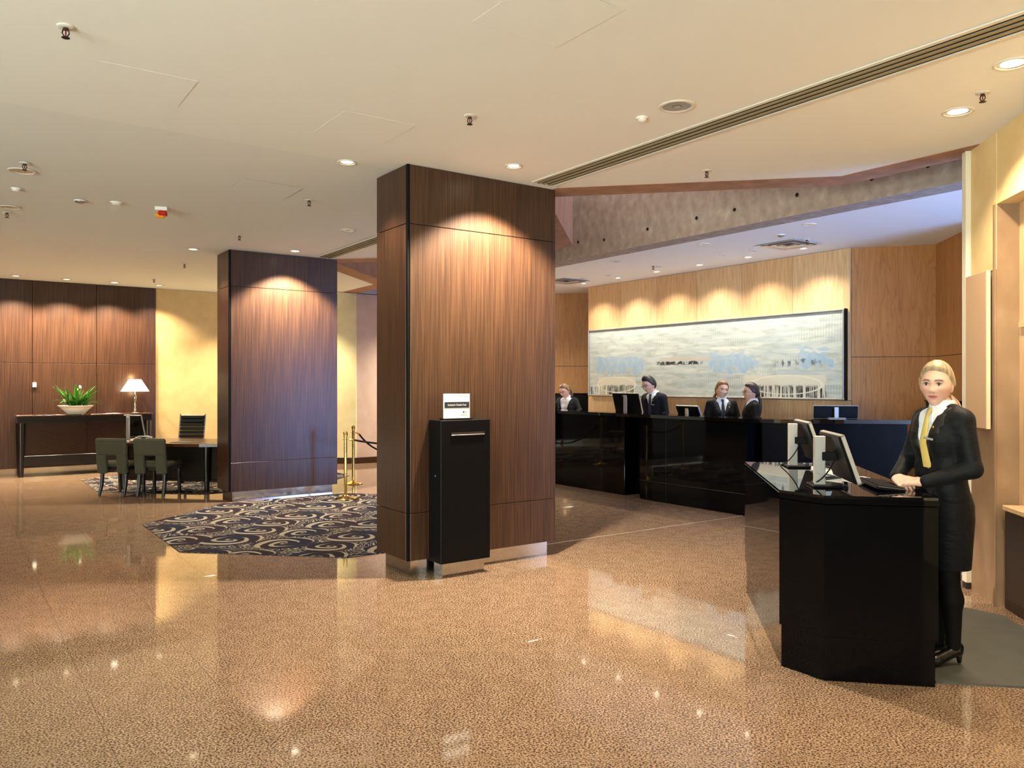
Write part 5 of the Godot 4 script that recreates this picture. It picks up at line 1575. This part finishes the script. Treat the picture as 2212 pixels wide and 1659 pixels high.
	for sx in [-1.0, 1.0]:
		var sp := []
		var x: float = sx * (0.09 if male else 0.063)
		sp.append([Vector3(x, 0.03 + up, -0.055), Vector3(x, 0.045 + up, -0.06), 0.032, 0.03, 0.02])
		sp.append([Vector3(x, 0.03 + up * 0.9, -0.04), Vector3(x + sx * 0.006, 0.03, 0.09), 0.03, 0.034, 0.03])
		sp.append([Vector3(x + sx * 0.006, 0.028, 0.09), Vector3(x + sx * 0.004, 0.022, 0.15), 0.033, 0.02, 0.02])
		if up > 0: sp.append([Vector3(x, 0.05, -0.066), Vector3(x, 0.008, -0.07), 0.018, 0.012, 0.012])
		var sm := MB.new()
		nets(sm, sp, 0.009, [[Vector4(0, -1, 0, -0.001)]])
		part("shoe", sm.done(), M.shoe, o)
	if k.get("glasses", false):
		var gm := MB.new()
		for s in [-1.0, 1.0]:
			var ring := []
			for i in 17: ring.append(hx * Vector3(s * 0.031 + cos(TAU * i / 16) * 0.022, 0.004 + sin(TAU * i / 16) * 0.016, 0.098))
			gm.tube(ring, 0.0016, 5, false)
			gm.tube([hx * Vector3(s * 0.053, 0.008, 0.097), hx * Vector3(s * 0.074, 0.006, 0.05), hx * Vector3(s * 0.078, 0.004, 0.0)], 0.0016, 5)
		gm.tube([hx * Vector3(-0.009, 0.006, 0.099), hx * Vector3(0.0, 0.008, 0.101), hx * Vector3(0.009, 0.006, 0.099)], 0.0016, 5)
		part("glasses", gm.done(), M.black_satin, o)
	return o


func people() -> void:
	var fair := c8(222, 178, 160)
	# the receptionist at the standing desk: turned to the desk, looking over at the camera
	var turn := -deg_to_rad(80.0)
	person({"label": "blonde woman in black skirt suit and gold tie standing behind the concierge desk", "pos": Vector3(2.46, 0.012, -4.57), "turn": turn, "male": false, "cell": 0.011, "seg": 96, "heel": 0.05, "scale": 0.997,
		"skin": fair, "lips": c8(178, 84, 92), "brow": c8(82, 58, 44), "eyes": c8(40, 34, 32), "hair": c8(112, 90, 70), "hair_lite": c8(190, 168, 134), "smile": 0.5,
		"head": Vector3(0.02, deg_to_rad(38.0), -0.03), "head_shift": Vector3(0.0, 0.0, 0.01),
		"elbows": [Vector3(-0.235, 1.135, 0.03), Vector3(0.22, 1.12, -0.025)], "wrists": [Vector3(-0.085, 1.047, 0.225), Vector3(0.10, 1.04, 0.185)],
		"hands": [[Vector3(0.05, 1.03, 0.255), Vector3(-0.1, 1.0, 0.5), -1.0], [Vector3(-0.06, 1.038, 0.28), Vector3(0.15, 1.0, 0.55), 1.0]], "hand_cell": 0.0036,
		"suit": M.suit, "tie": M.tie_gold, "vee": 1.085, "slope": 0.27, "badge": true,
		"tail": [Vector3(0.015, -0.045, -0.088), Vector3(0.045, -0.07, -0.092), Vector3(0.075, -0.098, -0.078), Vector3(0.092, -0.125, -0.062), Vector3(0.098, -0.15, -0.05)]})
	# the clerks behind the counter
	person({"label": "man in navy suit and glasses looking down at the big monitor", "pos": G(8.92, 8.83), "turn": -deg_to_rad(52.0), "male": true, "cell": 0.017, "seg": 60, "scale": 1.035,
		"skin": c8(222, 184, 160), "lips": c8(176, 110, 104), "brow": c8(30, 26, 24), "eyes": c8(26, 22, 20), "hair": c8(26, 23, 22), "smile": 0.0,
		"head": Vector3(0.30, -deg_to_rad(8.0), 0.05), "head_shift": Vector3(-0.03, -0.005, 0.06), "glasses": true,
		"elbows": [Vector3(-0.235, 1.14, 0.03), Vector3(0.235, 1.14, -0.02)], "wrists": [Vector3(-0.17, 1.04, 0.22), Vector3(0.17, 1.04, 0.2)],
		"hands": [[Vector3(-0.13, 1.02, 0.32), Vector3(0, 1, 0.2), -1.0], [Vector3(0.12, 1.02, 0.3), Vector3(0, 1, 0.2), 1.0]],
		"suit": M.suit_blue, "lapel": M.suit_blue, "tie": M.tie_navy, "vee": 1.13, "slope": 0.26, "badge": true})
	person({"label": "smiling woman in black suit and tie facing the lobby behind the counter", "pos": G(8.9, 7.48), "turn": -deg_to_rad(4.0), "male": false, "cell": 0.017, "seg": 60, "scale": 0.985,
		"skin": c8(214, 170, 146), "lips": c8(176, 84, 84), "brow": c8(74, 52, 40), "eyes": c8(30, 24, 22), "hair": c8(96, 66, 44), "hair_lite": c8(140, 100, 66), "smile": 0.9, "teeth": true,
		"head": Vector3(0.06, deg_to_rad(12.0), -0.10),
		"elbows": [Vector3(-0.22, 1.12, 0.0), Vector3(0.22, 1.12, 0.0)], "wrists": [Vector3(-0.16, 0.96, 0.16), Vector3(0.16, 0.96, 0.16)],
		"hands": [[Vector3(-0.1, 0.94, 0.25), Vector3(0, 1, 0.2), -1.0], [Vector3(0.1, 0.94, 0.25), Vector3(0, 1, 0.2), 1.0]],
		"suit": M.suit, "tie": M.tie_black, "vee": 1.14, "slope": 0.30,
		"tail": [Vector3(0, -0.02, -0.095), Vector3(-0.03, -0.05, -0.105), Vector3(-0.055, -0.09, -0.09), Vector3(-0.065, -0.12, -0.07), Vector3(-0.065, -0.15, -0.055)]})
	person({"label": "dark-haired woman with glasses and long ponytail turned in profile to her colleague", "pos": G(8.95, 7.0), "turn": -deg_to_rad(100.0), "male": false, "cell": 0.017, "seg": 60, "scale": 0.965,
		"skin": c8(206, 160, 134), "lips": c8(166, 88, 86), "brow": c8(36, 28, 26), "eyes": c8(26, 20, 18), "hair": c8(28, 21, 20), "hair_lite": c8(52, 38, 32), "smile": 0.6, "glasses": true,
		"head": Vector3(-0.02, deg_to_rad(14.0), 0.0),
		"elbows": [Vector3(-0.24, 1.12, -0.03), Vector3(0.24, 1.12, -0.03)], "wrists": [Vector3(-0.12, 0.98, 0.2), Vector3(0.12, 0.98, 0.2)],
		"hands": [[Vector3(-0.05, 0.97, 0.27), Vector3(0, 1, 0.2), -1.0], [Vector3(0.05, 0.97, 0.27), Vector3(0, 1, 0.2), 1.0]],
		"suit": M.suit, "tie": M.tie_black, "vee": 1.2, "slope": 0.3,
		"tail": [Vector3(0, -0.03, -0.10), Vector3(0, -0.09, -0.125), Vector3(0, -0.17, -0.13), Vector3(0, -0.25, -0.125), Vector3(0, -0.33, -0.11)]})
	person({"label": "woman in grey blazer over open white shirt looking down at the far left", "pos": G(8.98, 11.03), "turn": -deg_to_rad(30.0), "male": false, "cell": 0.017, "seg": 60, "scale": 0.965,
		"skin": c8(232, 190, 172), "lips": c8(196, 120, 114), "brow": c8(120, 84, 60), "eyes": c8(50, 40, 36), "hair": c8(104, 78, 58), "hair_lite": c8(150, 118, 88), "smile": 0.1,
		"head": Vector3(0.34, -deg_to_rad(12.0), 0.06), "head_shift": Vector3(-0.015, -0.01, 0.045), "glasses": true,
		"elbows": [Vector3(-0.26, 1.12, 0.02), Vector3(0.26, 1.12, 0.02)], "wrists": [Vector3(-0.12, 1.02, 0.22), Vector3(0.12, 1.02, 0.22)],
		"hands": [[Vector3(-0.06, 1.0, 0.3), Vector3(0, 1, 0.2), -1.0], [Vector3(0.06, 1.0, 0.3), Vector3(0, 1, 0.2), 1.0]],
		"suit": M.suit_grey, "lapel": M.suit_grey, "vee": 1.02, "slope": 0.30,
		"tail": [Vector3(0, 0.06, -0.105), Vector3(0.01, 0.03, -0.135), Vector3(0.02, -0.03, -0.14), Vector3(0.03, -0.08, -0.13), Vector3(0.03, -0.13, -0.115)]})
